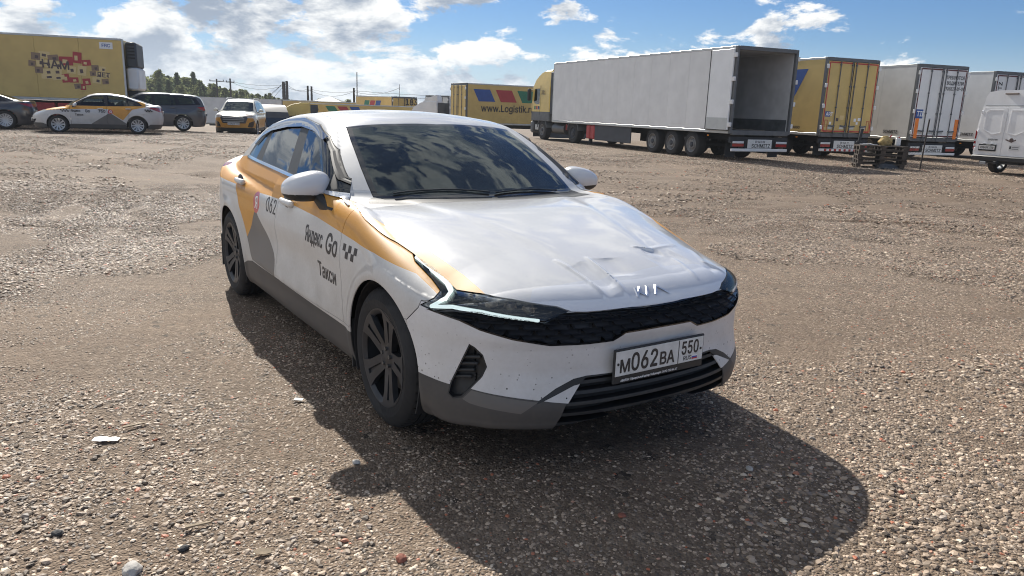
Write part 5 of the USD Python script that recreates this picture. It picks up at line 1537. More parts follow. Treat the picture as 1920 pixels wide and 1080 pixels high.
def build_car(root, s, paint_m, rim=None, step=.030, lower=None, livery=()):
    fn = car_field(s)
    v, f = surface_net(fn, (-s["len"][0] - .12, -1.12, .08), (s["len"][1] + .12, 1.12, s["top"] + .1), step)
    v = onto(fn, v, steps=4, limit=.03)
    gn = gradient(fn, v)
    vi = v - .014 * gn / np.linalg.norm(gn, axis=1, keepdims=True)
    S = man(trimesh.Trimesh(v, f, process=False)) - man(trimesh.Trimesh(vi, f, process=False))
    R = s["R"]
    S = S - m3.Manifold.compose([cyl((a, q * .5, R), (a, q * 1.3, R), R + .055, n=40) for a in s["axles"] for q in (-1, 1)])
    PR = lambda m, name, mt, label=None: panel(root, name, m, mt, label, fn=fn)        # noqa: E731
    wins = [(nm, prism(q, "xz", -1.3, 1.3)) for nm, q in s["side_windows"]]
    flank = prism([(-3, -s["flank"]), (3, -s["flank"]), (3, -1.3), (-3, -1.3)], "xy", 0, 2.2)
    both = flank + mirror_y(flank)
    frame = prism(s["dlo"], "xz", -1.3, 1.3) ^ both
    ws, rw = prism(s["windscreen"], "xy", s["zb"] - .02, 2.2), prism(s["rear_window"], s.get("rw_plane", "xy"), *((s["zb"] - .02, 2.2) if s.get("rw_plane", "xy") == "xy" else (-4, -1.2)))
    glass = S ^ frame
    PR(S ^ ws, "windscreen", M["windscreen"])
    PR(S ^ rw, "rear_window", M["clear_glass"] if s.get("clear_glass") else M["tint_glass"])
    allw = m3.Manifold.batch_boolean([w for _, w in wins], m3.OpType.Add)
    for q, side in ((-1, flank), (1, mirror_y(flank))):
        for nm, w in wins:
            PR(glass ^ w ^ side, nm, M["clear_glass"] if s.get("clear_glass") else M["tint_glass"])
        PR((glass - allw) ^ side, "window_frame", M["gloss_black"])
    body_ = S - frame - ws - rw
    for nm, poly, plane, d0, d1, mt, sub in s.get("pieces", ()):
        p = prism(poly, plane, d0, d1)
        for q in ((0, 1) if plane == "xz" else (0,)):
            hs = box(-4, 4, -2, 0, 0, 3) if q == 0 else box(-4, 4, 0, 2, 0, 3)
            piece = (body_ ^ p ^ hs) if plane == "xz" else (body_ ^ p)
            PR(piece, nm, mt)
        body_ = body_ - p
    seams = [cbox((x, 0, (s["zb"] + .32) / 2), (.010, 2.4, s["zb"] - .36)) for x in s["seams"]]
    body_ = body_ - m3.Manifold.batch_boolean(seams, m3.OpType.Add) if seams else body_
    rest = body_
    host = None
    liv = [(nm, prism(poly, "xz", -1.3, 1.3), mt) for nm, poly, mt in livery]
    allv = m3.Manifold.batch_boolean([p for _, p, _ in liv], m3.OpType.Add) if liv else None
    host = PR(rest - allv if liv else rest, "body", paint_m)
    done = None
    for nm, p, mt in liv:
        pc = rest ^ p
        if done is not None:
            pc = pc - done
        for hs in (box(-4, 4, -2, 0, 0, 3), box(-4, 4, 0, 2, 0, 3)):
            for piece in (pc ^ hs).decompose():
                if piece.volume() > 2e-6:
                    panel(host, nm, piece, mt, fn=fn)
        done = p if done is None else done + p
    for a in s["axles"]:
        for q in (1, -1):
            make_wheel(root, a, -q * (s["half"] - .025), R, R, q, "light", width=.21, spokes=s.get("spokes", 10), n=40)
    for x0, z0 in s["handles"]:
        for q in (-1, 1):
            y0 = q * (s["half"] - .012)
            put(host, "door_handle", tri(cbox((x0, y0, z0), (.19, .05, .035), .012)), s.get("handle", paint_m), 40)
    mx, my, mz = s["mirror"]
    for q in (-1, 1):
        m_ = hull([((mx + .03, q * (my - .06), mz), .055), ((mx + .02, q * (my + .06), mz - .01), .05), ((mx, q * my, mz + .02), .06)], 16)
        put(root, "door_mirror", tri(m_), paint_m, 50)
        put(f"{root}/door_mirror" + ("_001" if q > 0 else ""), "mirror_foot", tri(hull([((mx + .02, q * (my - .06), mz - .04), .025), ((mx + .12, q * (my - .16), mz - .08), .025)], 10)), M["black_plastic"], 50)
    put(root, "underbody", tri(cbox((0, 0, s["clear"] + .16), (s["len"][0] + s["len"][1] - .8, 1.05, .22), .05)), M["matte_black"])
    for x0 in s["seats"]:
        for y0 in (-.36, .36):
            put(root, "seat", tri(hull([((x0 - .05, y0 - .17, .55), .07), ((x0 - .05, y0 + .17, .55), .07), ((x0 - .25, y0 - .16, s["zb"] + .08), .05), ((x0 - .25, y0 + .16, s["zb"] + .08), .05)], 10) + hull([((x0 - .26, y0 - .07, s["zb"] + .22), .05), ((x0 - .26, y0 + .07, s["zb"] + .22), .05)], 10)), M["seat"], 40)
    put(root, "dashboard", tri(cbox((s["cab"][1] - .45, 0, s["zb"] - .08), (.5, 1.3, .20), .06)), M["seat"], 40)
    return host, fn


def plate_on(root, x, z, facing, text_, w=.52):
    d = 1 if facing > 0 else -1
    p = put(root, "number_plate", tri(cbox((x, 0, z), (.02, w, .112), .004)), M["plate_white"])
    put(p, "plate_lettering", text_at(text_, .062, (x + d * .012, -d * .22, z - .03), (0, d, 0), (0, 0, 1), .002, True, sx=.9), M["ink"])


# ---- white and orange taxi sedan on the left
SED = dict(len=(2.25, 2.15), top=1.47, half=.865, belt=.80, tumble=.50, zb=.98, clear=.17, axles=(1.30, -1.30), R=.315, cab=(2.0, 1.15), narrow=.09,
           hood=[(.5, 1.0), (.95, .96), (1.4, .90), (1.8, .80), (2.05, .70), (2.3, .55)], tail=[(-2.6, 1.0), (-2.2, 1.065), (-1.9, 1.075), (-1.5, 1.06), (-1.0, 1.0)],
           roof=[(-2.3, .98), (-1.9, 1.09), (-1.4, 1.27), (-.9, 1.41), (-.4, 1.465), (0, 1.455), (.25, 1.40), (.6, 1.24), (1.05, .98), (1.2, .86)],
           front=[(.1, 2.0), (.25, 2.12), (.5, 2.16), (.65, 2.13), (.75, 2.05), (.9, 1.9)], rear=[(.1, 2.05), (.3, 2.18), (.6, 2.24), (.85, 2.22), (1.0, 2.18), (1.1, 2.1)],
           windscreen=[(1.02, 0), (.98, -.5), (.86, -.66), (.30, -.54), (.33, 0), (.30, .54), (.86, .66), (.98, .5)], rear_window=[(-1.02, -.50), (-1.70, -.52), (-1.78, 0), (-1.70, .52), (-1.02, .50), (-1.0, 0)],
           flank=.52, dlo=[(.92, .99), (.45, 1.25), (.15, 1.375), (-.35, 1.405), (-.95, 1.34), (-1.40, 1.16), (-1.52, 1.04), (-.5, 1.005)],
           side_windows=[("front_side_window", [(.66, 1.02), (.42, 1.23), (.12, 1.345), (-.22, 1.365), (-.26, 1.02)]), ("rear_side_window", [(-.36, 1.02), (-.34, 1.365), (-.92, 1.31), (-1.22, 1.18), (-1.28, 1.05)])],
           seams=(.88, -.31, -1.02), handles=((-.10, .90), (-1.02, .92)), mirror=(.70, .93, 1.02), seats=(.05, -.75), clear_glass=True, handle=None, spokes=10,
           pieces=[("headlight", [(1.62, .84), (2.3, .66), (2.3, .58), (1.95, .64), (1.72, .74)], "xz", -1.2, 1.2, None, None),
                   ("tail_lamp", [(-1.66, 1.0), (-2.5, .97), (-2.5, .82), (-2.12, .82), (-1.9, .90)], "xz", -1.2, 1.2, None, None),
                   ("lower_trim", [(-3, .05), (-3, .34), (-1.75, .36), (-1.65, .30), (-.95, .30), (-.9, .34), (.9, .34), (.95, .30), (1.66, .30), (1.8, .36), (2.4, .36), (2.4, .05)], "xz", -1.2, 1.2, None, None),
                   ("fog_surround", [(1.98, .50), (2.14, .46), (2.16, .36), (2.05, .365)], "xz", -1.2, 1.2, None, None)])


def spec(base, mats, **kw):
    d = dict(base)
    d.update(kw)
    d["pieces"] = [tuple(list(p[:5]) + [mats.get(p[0], M["gloss_black"]), None]) for p in d["pieces"]]
    return d


mats_ = {"headlight": M["clear_lens"], "tail_lamp": M["red_lens"], "lower_trim": M["grey_plastic"], "fog_surround": M["gloss_black"], "grille": M["grille_black"]}
SOL = thing("taxi", "white taxi with orange band numbered 750 parked side-on at the left", "car", (-15.968, 29.126, .10), 3.600)
liv = [("red_disc", [(-.42 + .085 * math.cos(a), .80 + .085 * math.sin(a)) for a in np.linspace(0, 6.283, 24, endpoint=False)], M["red_wrap"]),
       ("grey_triangle", [(-1.00, .33), (-.44, .74), (-.36, .74), (.22, .36), (.22, .33)], M["grey_wrap"]),
       ("orange_band", [(-1.62, 1.2), (-1.62, 1.0), (-1.16, .90), (-.82, .50), (-.52, .70), (-.34, .90), (.4, .885), (1.0, .86), (1.7, .80), (1.72, .86), (1.4, .95), (.9, 1.03), (.9, 1.2)], M["orange_wrap"])]
host, solfn = build_car(SOL, spec(SED, mats_, handle=M["white_paint"]), M["white_paint"], livery=liv)
yl = lambda x, z: .865 + .004                                            # noqa: E731
for tx, h, x0, z0, m in (("Яндекс", .085, .86, .775, "ink"), ("Go", .10, .41, .765, "ink"), ("Такси", .075, .74, .64, "ink"), ("750", .10, -.02, .765, "ink")):
    put(host, "door_lettering", text_at(tx, h, (x0, .868, z0), (-1, 0, 0), (0, 0, 1), .004, True, sx=.9 if tx != "Яндекс" else .75), M[m])
put(host, "disc_letter", text_at("Я", .09, (-.385, .869, .755), (-1, 0, 0), (0, 0, 1), .004, True), M["white_ink"])
for k in range(6):
    x0, z0 = (1.17 - .045 * k), .835 - .045 * (k % 2)
    put(host, "checker_square", tri(cbox((x0, .869, z0), (.045, .004, .045))), M["ink"])
    put(host, "checker_square", tri(cbox((-1.60 - .045 * k, .850, .90 - .045 * (k % 2)), (.045, .06, .045))), M["ink"])
plate_on(SOL, 2.17, .45, 1, "О750ВК 799")
plate_on(SOL, -2.24, .80, -1, "О750ВК 799")

# ---- dark estate behind it
WAG = dict(SED, len=(2.38, 2.3), top=1.60, half=.89, belt=.83, tumble=.44, zb=1.02, clear=.19, axles=(1.38, -1.38), R=.335, cab=(2.28, 1.25), split=-5.0, narrow=.02,
           hood=[(-2.5, 1.03), (.5, 1.05), (1.0, 1.02), (1.5, .95), (1.95, .84), (2.2, .74), (2.45, .6)],
           roof=[(-2.46, .95), (-2.36, 1.05), (-2.16, 1.42), (-1.95, 1.52), (-1.2, 1.575), (-.4, 1.595), (.1, 1.57), (.4, 1.48), (.8, 1.26), (1.2, 1.02), (1.3, .9)],
           front=[(.1, 2.15), (.25, 2.26), (.5, 2.31), (.7, 2.27), (.9, 2.05)], rear=[(.1, 2.2), (.3, 2.33), (.6, 2.38), (.9, 2.36), (1.1, 2.31), (1.3, 2.2)],
           windscreen=[(1.14, 0), (1.10, -.5), (.98, -.68), (.42, -.58), (.46, 0), (.42, .58), (.98, .68), (1.10, .5)], rear_window=[(-.62, 1.12), (.62, 1.12), (.54, 1.44), (-.54, 1.44)], rw_plane="yz", flank=.50,
           dlo=[(1.02, 1.03), (.55, 1.33), (.25, 1.47), (-.4, 1.51), (-1.3, 1.49), (-1.95, 1.40), (-2.12, 1.12), (-1.0, 1.07)],
           side_windows=[("front_side_window", [(.78, 1.07), (.52, 1.30), (.22, 1.43), (-.22, 1.465), (-.24, 1.06)]), ("rear_side_window", [(-.34, 1.06), (-.33, 1.467), (-1.10, 1.45), (-1.20, 1.10)]), ("quarter_window", [(-1.30, 1.11), (-1.22, 1.445), (-1.88, 1.36), (-1.98, 1.16)])],
           seams=(1.0, -.28, -1.15), handles=((-.08, .97), (-1.0, .99)), mirror=(.82, .97, 1.10), seats=(.1, -.75),
           pieces=[("headlight", [(1.7, .92), (2.5, .72), (2.5, .62), (2.05, .68)], "xz", -1.2, 1.2, None, None),
                   ("tail_lamp", [(-1.98, 1.03), (-2.6, 1.05), (-2.6, .86), (-2.2, .88)], "xz", -1.2, 1.2, None, None)])
M["dark_slate"] = paint("slate_car_paint", (.035, .042, .055), dirt=.35, dirt_top=.7, rough=.22, coat=1.0)
M["dark_navy"] = paint("navy_car_paint", (.010, .013, .022), dirt=.3, dirt_top=.6, rough=.2, coat=1.0)
WG = thing("estate_car", "dark slate estate car half hidden behind the white taxi, tail to the right", "car", (-16.0, 33.0, .10), 3.593)
build_car(WG, spec(WAG, mats_), M["dark_slate"])
plate_on(WG, -2.39, .70, -1, "Н418ТУ 50")
BM = thing("sedan", "dark navy sedan cut off by the left edge of the picture", "car", (-21.201, 29.328, .11), 3.551)
build_car(BM, spec(dict(SED, len=(2.42, 2.4), R=.345, half=.90, spokes=14, axles=(1.42, -1.42), tail=[(-2.7, 1.0), (-2.35, 1.075), (-2.0, 1.085), (-1.5, 1.06), (-1.0, 1.0)], rear=[(.1, 2.2), (.3, 2.34), (.6, 2.40), (.85, 2.38), (1.0, 2.34), (1.1, 2.28)],
                        pieces=[("headlight", [(1.72, .84), (2.5, .70), (2.5, .60), (2.05, .66)], "xz", -1.2, 1.2, None, None), ("tail_lamp", [(-1.9, .98), (-2.6, .97), (-2.6, .84), (-2.25, .84)], "xz", -1.2, 1.2, None, None)]), mats_), M["dark_navy"])
plate_on(BM, -2.41, .62, -1, "Х207ОМ 777")

# ---- pale off-roader seen from the front
SUV = dict(SED, len=(2.25, 2.28), top=1.73, half=.92, belt=.86, tumble=.42, zb=1.10, clear=.24, axles=(1.34, -1.34), R=.36, cab=(2.15, 1.22), split=-5.0, narrow=.02,
           hood=[(-2.5, 1.08), (.5, 1.14), (1.0, 1.13), (1.5, 1.09), (1.95, 1.02), (2.15, .95), (2.4, .8)],
           roof=[(-2.35, .95), (-2.25, 1.1), (-2.05, 1.5), (-1.85, 1.64), (-1.2, 1.70), (-.4, 1.72), (.1, 1.70), (.35, 1.62), (.75, 1.38), (1.15, 1.12), (1.3, .95)],
           front=[(.1, 2.10), (.25, 2.20), (.5, 2.27), (.8, 2.28), (.95, 2.22), (1.1, 2.05)], rear=[(.1, 2.05), (.3, 2.2), (.6, 2.26), (.9, 2.25), (1.1, 2.2), (1.3, 2.1)],
           windscreen=[(1.08, 0), (1.04, -.5), (.94, -.70), (.38, -.60), (.42, 0), (.38, .60), (.94, .70), (1.04, .5)], rear_window=[(-.64, 1.2), (.64, 1.2), (.56, 1.55), (-.56, 1.55)], rw_plane="yz", flank=.54,
           dlo=[(.98, 1.12), (.5, 1.45), (.2, 1.60), (-.4, 1.635), (-1.3, 1.62), (-1.85, 1.52), (-2.0, 1.22), (-1.0, 1.15)],
           side_windows=[("front_side_window", [(.74, 1.15), (.47, 1.42), (.18, 1.56), (-.22, 1.59), (-.24, 1.14)]), ("rear_side_window", [(-.34, 1.14), (-.33, 1.59), (-1.10, 1.575), (-1.20, 1.18)]), ("quarter_window", [(-1.30, 1.19), (-1.22, 1.57), (-1.76, 1.48), (-1.86, 1.25)])],
           seams=(1.0, -.28, -1.15), handles=((-.08, 1.02), (-1.0, 1.04)), mirror=(.80, 1.02, 1.19), seats=(.1, -.75), spokes=7,
           pieces=[("grille", [(-.50, .98), (.50, .98), (.60, .86), (.50, .62), (-.50, .62), (-.60, .86)], "yz", 1.6, 3, None, None),
                   ("headlight", [(1.78, 1.04), (2.5, .98), (2.5, .88), (2.0, .90)], "xz", -1.2, 1.2, None, None),
                   ("fog_surround", [(-.86, .74), (-.66, .66), (-.58, .46), (-.80, .44)], "yz", 1.4, 3, None, None), ("fog_surround", [(.86, .74), (.66, .66), (.58, .46), (.80, .44)], "yz", 1.4, 3, None, None),
                   ("tail_lamp", [(-1.98, 1.13), (-2.6, 1.15), (-2.6, .96), (-2.2, .98)], "xz", -1.2, 1.2, None, None),
                   ("lower_trim", [(-3, .05), (-3, .42), (-1.85, .42), (-1.72, .32), (-.95, .32), (-.9, .40), (.9, .40), (.95, .32), (1.74, .32), (1.85, .42), (2.6, .42), (2.6, .05)], "xz", -1.2, 1.2, None, None)])
M["pale_suv"] = paint("cream_car_paint", (.64, .61, .50), dirt=.3, dirt_top=.8, rough=.25, coat=.9)
mats2 = dict(mats_, lower_trim=M["black_plastic"], headlight=M["lens_grey"])
SV = thing("off_roader", "cream off-roader with orange lower front facing the camera, left of the taxi", "car", (-13.35, 37.0, -.17), -1.385)
h_, _ = build_car(SV, spec(SUV, mats2), M["pale_suv"], livery=[("orange_band", [(.9, .40), (.95, .60), (1.75, .62), (1.95, .86), (2.6, .90), (2.6, .40)], M["orange_wrap"]), ("orange_band", [(-2.6, .42), (-2.6, .86), (.86, .80), (.86, .40)], M["orange_wrap"])])
plate_on(SV, 2.30, .60, 1, "К391СР 750")
for s in (1, -1):
    put(SV, "roof_rail", pipe([(-1.7, s * .60, 1.70), (-1.2, s * .62, 1.745), (.0, s * .62, 1.75), (.35, s * .60, 1.68)], .018), M["alu"], 40)
for zz in (.70, .78, .86, .93):
    put(SV, "grille_bar", tri(cbox((2.285, 0, zz), (.03, .96 - abs(zz - .83) * .6, .018), .005)), M["alu"])

# ---- white van at the right edge, seen from behind
_d = np.array([math.tan(.5655), 1.0]) * 23.9
VAN_AT = (_d[0], _d[1], -.02)


def build_van():
    r = thing("panel_van", "white high-roofed panel van cut off by the right edge, seen from behind", "van", VAN_AT, .38)
    UsdGeom.Xform(stage.GetPrimAtPath(r)).AddScaleOp().Set(Gf.Vec3f(1.05, 1.05, 1.07))
    # section over y,z; rear face at x=0, length forward
    half = [(.86, .42), (.915, .62), (.93, 1.1), (.90, 1.5), (.845, 1.95), (.80, 2.25), (.72, 2.38), (.40, 2.43)]
    sec = half + [(-y, z) for y, z in half[::-1]]
    bodyv = prism(sec, "yz", 0.02, 5.0)
    bodyv = bodyv.warp_batch(lambda v: np.stack([v[:, 0] + .055 * np.clip((v[:, 2] - .9) / 1.5, 0, 1) ** 1.5 * (v[:, 0] < 1), v[:, 1], v[:, 2]], 1))
    nose = m3.Manifold.batch_hull([cbox((4.4, 0, .75), (2.2, 1.80, .7), .1), cbox((4.1, 0, 1.35), (1.2, 1.72, .6), .1), cbox((3.8, 0, 2.2), (.6, 1.5, .3), .1)])
    rear_box = m3.Manifold.batch_hull([cbox((.10, 0, 1.45), (.10, 1.76, 1.8), .05), cbox((.16, 0, 1.3), (.14, 1.83, 1.3), .05)])
    put(r, "body", tri(bodyv - cyl((1.05, -2, .34), (1.05, -.5, .34), .40, n=32) - cyl((1.05, .5, .34), (1.05, 2, .34), .40, n=32) - cyl((4.2, -2, .34), (4.2, -.5, .34), .40, n=32) - cyl((4.2, .5, .34), (4.2, 2, .34), .40, n=32) ^ box(-1, 4.0, -2, 2, 0, 3)), M["van_white"], 25)
    put(r, "front_end", tri(nose - cyl((4.2, -2, .34), (4.2, 2, .34), .40, n=32)), M["van_white"], 25)
    lean = lambda z: .055 * min(1, max(0, (z - .9) / 1.5)) ** 1.5      # noqa: E731

    def rear_slab(poly, x0, t, m, name, rad=0.0, parent=None):
        p = prism(poly, "yz", 0, t)
        p = p.refine_to_length(.25).warp_batch(lambda v: np.stack([v[:, 0] + x0 + .055 * np.clip((v[:, 2] - .9) / 1.5, 0, 1) ** 1.5, v[:, 1], v[:, 2]], 1))
        return put(parent or r, name, tri(p), m, 30)
    for s in (1, -1):
        d = rear_slab([(s * .008, .56), (s * .80, .56), (s * .85, 1.0), (s * .80, 1.72), (s * .755, 1.93), (s * .008, 1.93)][::s], -.02, .05, M["van_white"], "rear_door")
        # pressed blank in the place of a window
        q = [(s * .10, 1.22), (s * .36, 1.16), (s * .66, 1.30), (s * .66, 1.80), (s * .58, 1.86), (s * .12, 1.86)][::s]
        cs = m3.CrossSection([np.array(q, float)], m3.FillRule.NonZero)
        if cs.area() <= 0:
            cs = m3.CrossSection([np.array(q[::-1], float)], m3.FillRule.NonZero)
        ring = cs.offset(.012, m3.JoinType.Round) - cs.offset(-.012, m3.JoinType.Round)
        rear_slab(ring, -.030, .02, M["van_white"], "pressed_rim", parent=d)
        rear_slab(cs.offset(-.012, m3.JoinType.Round), -.012, .02, M["van_white"], "pressed_panel", parent=d)
        for zz in (.72, 1.25, 1.80):
            put(d, "hinge", tri(cbox((-.01 + lean(zz), s * (.845 - .06 * max(0, zz - 1)), zz), (.06, .05, .10), .01)), M["van_white"])
        lm = put(r, "tail_lamp", tri(cbox((.03, s * .872, .98), (.10, .085, .56), .02, (s * 1.5, 0, 0))), M["red_lens"], 40)
        for zz in (.84, .98):
            put(lm, "white_lamp", tri(cyl((-.03, s * .872, zz), (0, s * .872, zz), .038, n=14)), M["clear_lens"], 40)
        make_wheel(r, 1.05, -s * .90, .34, .34, s, "light", width=.22, spokes=8, n=40)
        make_wheel(r, 4.2, -s * .90, .34, .34, s, "light", width=.22, spokes=8, n=40)
        put(r, "door_mirror", tri(cbox((3.75, s * 1.06, 1.42), (.12, .2, .34), .05)), M["black_plastic"], 40)
        put(r, "side_rub_strip", tri(cbox((2.2, s * .925, .74), (2.4, .03, .10), .01)), M["black_plastic"])
    put(r, "rear_bumper", tri(cbox((-.03, 0, .47), (.16, 1.74, .16), .03)), M["black_plastic"], 40)
    put(r, "rear_step", tri(cbox((-.02, .0, .36), (.10, 1.2, .06), .02)), M["black_plastic"])
    put(r, "tow_bar", tri(cbox((-.10, 0, .36), (.22, .08, .08), .01)), M["chassis"])
    put(r, "socket_box", tri(cbox((-.08, .45, .33), (.06, .18, .10), .01)), M["steel"])
    put(r, "brake_lamp", tri(cbox((.045, 0, 2.33), (.05, .42, .045), .015)), M["print_ink"])
    rear_slab([(-.76, 1.985), (.76, 1.985), (.755, 1.995), (-.755, 1.995)], -.012, .02, M["frame_grey"], "roof_seam")
    pl = put(r, "number_plate", tri(cbox((-.045, .42, .78), (.03, .56, .20), .01)), M["black_plastic"])
    put(pl, "plate_sheet", tri(cbox((-.063, .42, .78), (.008, .50, .115))), M["plate_white"])
    put(pl, "plate_lettering", text_at("С904УХ 750", .06, (-.068, .64, .752), (0, -1, 0), (0, 0, 1), .002, True, sx=.85), M["ink"])
    for yy in (.30, .54):
        put(pl, "plate_lamp", tri(cbox((-.05, yy, .895), (.02, .07, .03), .005)), M["clear_lens"])
    # winged emblem, name strip, sticker
    em = man(trimesh.creation.cylinder(.06, .012, transform=trimesh.transformations.rotation_matrix(math.pi / 2, (0, 1, 0)))).translate((-.028, -.28, 1.02)) + cbox((-.028, -.20, 1.0), (.012, .22, .035), .005, (18, 0, 0)) + cbox((-.028, -.34, 1.0), (.012, .16, .035), .005, (-24, 0, 0))
    put(r, "emblem", tri(em), M["print_ink"])
    put(r, "name_strip", text_at("SPRINTER", .045, (-.024, .46, .99), (0, -1, 0), (0, 0, 1), .003, True), M["frame_grey"])
    stk = put(r, "sticker", tri(cbox((-.022, -.40, .80), (.004, .34, .16))), M["trailer_white"])
    put(stk, "sticker_print", tri(cbox((-.025, -.28, .81), (.004, .05, .08))), M["ink"])
    for k in range(2):
        put(stk, "sticker_print", tri(cbox((-.025, -.43, .825 - .05 * k), (.004, .20, .016))), M["frame_grey"])
    put(r, "underbody", tri(cbox((2.4, 0, .40), (4.2, 1.0, .18), .03)), M["chassis"])


M["van_white"] = principled("van_white", (.80, .80, .80), .3, coat=.6, noise=.06, noise_scale=2)
build_van()
# ------------------------------------------------------------------ small things, trees, poles
def pixel_dir(px, py):
    """bearing of a point of the photograph, used once to note down where far things stand"""
    p, r = .2346, .0341
    f = np.array([0, math.cos(p), -math.sin(p)]); rt = np.array([1.0, 0, 0]); up = np.cross(rt, f)
    a, b = math.cos(r) * rt + math.sin(r) * up, -math.sin(r) * rt + math.cos(r) * up
    return f + (px - 960) / 1401.26 * a + (540 - py) / 1401.26 * b


def stand(px, depth):
    d = pixel_dir(px, 200)
    x, y = d[0] / d[1] * depth, depth
    return x, y, float(terrain(x, y))


def height_at(px, py, depth):
    d = pixel_dir(px, py)
    return 1.4917 + d[2] / d[1] * depth


M["rust"] = principled("rusty_pipe", (.040, .030, .025), .8, noise=.4, noise_scale=14)
# ---- pallets
M["wood_grey"] = principled("weathered_wood", (.058, .043, .033), .85, bump=.3, bump_scale=30, noise=.45, noise_scale=6)


def build_pallet(root):
    L, D = 1.45, .95
    for y in (-D / 2 + .05, 0, D / 2 - .05):
        put(root, "runner_board", tri(cbox((0, y, .011), (L, .10, .022), .003)), M["wood_grey"])
        for x in (-L / 2 + .075, 0, L / 2 - .075):
            put(root, "block", tri(cbox((x, y, .061), (.145, .10, .078), .004)), M["wood_grey"])
    for x in (-L / 2 + .075, 0, L / 2 - .075):
        put(root, "cross_board", tri(cbox((x, 0, .111), (.14, D, .022), .003)), M["wood_grey"])
    for k in range(5):
        put(root, "deck_board", tri(cbox((0, -D / 2 + .06 + k * (D - .12) / 4, .133), (L, .125, .022), .003)), M["wood_grey"])


PC = class_prim("pallet_shape")
build_pallet(PC)
px0, py0, pz0 = stand(1663, 24.9)
prn = np.random.default_rng(8)
names_ = ["bottom pallet of the grey wooden stack by the trailer tails", "second pallet up in the grey wooden stack", "third pallet up in the grey wooden stack", "fourth pallet up in the grey wooden stack", "top pallet of the grey wooden stack, with litter on it"]
for k in range(5):
    copy_thing(PC, "wooden_pallet", names_[k], "pallet", (px0 + prn.uniform(-.05, .05), py0 + prn.uniform(-.05, .05), pz0 + .005 + .146 * k), -.25 + prn.uniform(-.05, .05), "stack of wooden pallets")
zt = pz0 + .005 + .146 * 5
M["rag"] = principled("ochre_rag", (.35, .25, .10), .9, noise=.3, noise_scale=9)
rg = trimesh.creation.icosphere(3, 1.0)
rg.vertices = rg.vertices * (1 + .35 * (meshkit.fbm(rg.vertices * 2.2, 3, 5)[:, None] - .5) * 2) * [.24, .16, .19]
rt = thing("rag_bundle", "ochre rag bundled on top of the pallet stack", "rag", (px0 + .12, py0, zt + .11), .3)
put(rt, "cloth", rg, M["rag"], 60)
put(rt, "red_corner", tri(hull([((.10, -.05, .15), .03), ((.16, -.06, .24), .015)], 8)), M["red_box"], 40)
cn = thing("plastic_canister", "white plastic canister standing on the pallet stack", "canister", (px0 + .50, py0 - .05, zt), .2)
put(cn, "vessel", tri(cbox((0, 0, .125), (.16, .13, .25), .03)), M["trailer_white"], 40)
put(cn, "cap", tri(cyl((.03, 0, .25), (.03, 0, .285), .025, n=14)), M["red_box"], 40)
put(cn, "grip", pipe([(-.06, 0, .25), (-.05, 0, .29), (.0, 0, .29)], .012, 8), M["trailer_white"], 40)
fl = thing("foam_sheet", "pale torn sheet lying at the left of the pallet stack's top", "sheet", (px0 - .38, py0, zt + .01), .5)
sh = trimesh.creation.box((.42, .26, .02)).subdivide().subdivide()
sh.vertices[:, 2] += .04 * meshkit.fbm(sh.vertices * 6, 2, 3) - .005
put(fl, "sheet", sh, M["trailer_white"], 40)

# ---- fence posts with a torn piece of netting
x, y, z = stand(1743, 25.0)
po = thing("fence_post", "rusty fence post with torn chain-link netting in front of the trailers", "post", (x, y, z), .1)
put(po, "pipe", tri(cyl((0, 0, -.1), (.10, .05, 1.62), .024, n=14)), M["rust"], 40)
put(po, "cap", tri(cyl((.10, .05, 1.62), (.103, .052, 1.65), .036, n=14)), M["steel"], 40)
net = []
for k in range(11):
    t = k / 10
    net.append(cyl((-.06 - 1.0 * t, 0, .10 + .02 * math.sin(9 * t)), (-.06 - 1.0 * t + .62, .02, .72), 0.0035, n=5) if k > 6 else cyl((-.06 - 1.0 * t, 0, .10), (.03, .03, .10 + 1.15 * t), 0.0035, n=5))
    net.append(cyl((-.02 - .9 * t, .01, 1.0 - .45 * t), (-.02 - .9 * t - .35 * (1 - t), .01, .55 - .45 * t), 0.0035, n=5))
netp = put(po, "netting", join(*net), M["rust"], kind="stuff")
x2, y2, z2 = stand(1612, 25.6)
p2 = thing("fence_post", "dark leaning post between the yellow trailer's tail and the pallets", "post", (x2, y2, z2), 0)
put(p2, "pipe", tri(cyl((0, 0, -.1), (.22, .05, 1.25), .045, n=12)), M["chassis"], 40)
put(p2, "bracket", tri(cbox((.16, .02, .80), (.22, .06, .07), .01)), M["chassis"])
x3, y3, z3 = stand(1690, 24.3)
tp = thing("tarpaulin_heap", "crumpled dark tarpaulin on the ground right of the pallets", "tarpaulin", (x3, y3 + .3, z3), 0)
ic = trimesh.creation.icosphere(4, 1.0)
ic.vertices = ic.vertices * (1 + .5 * (meshkit.fbm(ic.vertices * 1.8, 4, 15)[:, None] - .5)) * [.42, .28, .24]
ic.vertices[:, 2] = np.maximum(ic.vertices[:, 2], -.02)
put(tp, "tarpaulin", ic, M["dark_grey"], 50)

# ---- litter on the gravel
M["shard"] = principled("white_shard", (.50, .49, .46), .5, noise=.1, noise_scale=30)
M["brick_red"] = principled("brick_red", (.24, .085, .055), .85, noise=.3, noise_scale=40)
M["dry_wood"] = principled("dry_wood", (.30, .23, .15), .8, noise=.3, noise_scale=30)
M["dark_stone"] = principled("dark_stone", (.035, .035, .037), .8, noise=.3, noise_scale=30)
M["pale_stone"] = principled("pale_stone", (.40, .38, .35), .8, bump=.3, bump_scale=60, noise=.2, noise_scale=30)


def ground_spot(px, py):
    d = pixel_dir(px, py)
    t = -1.4917 / d[2]
    return d[0] * t, d[1] * t


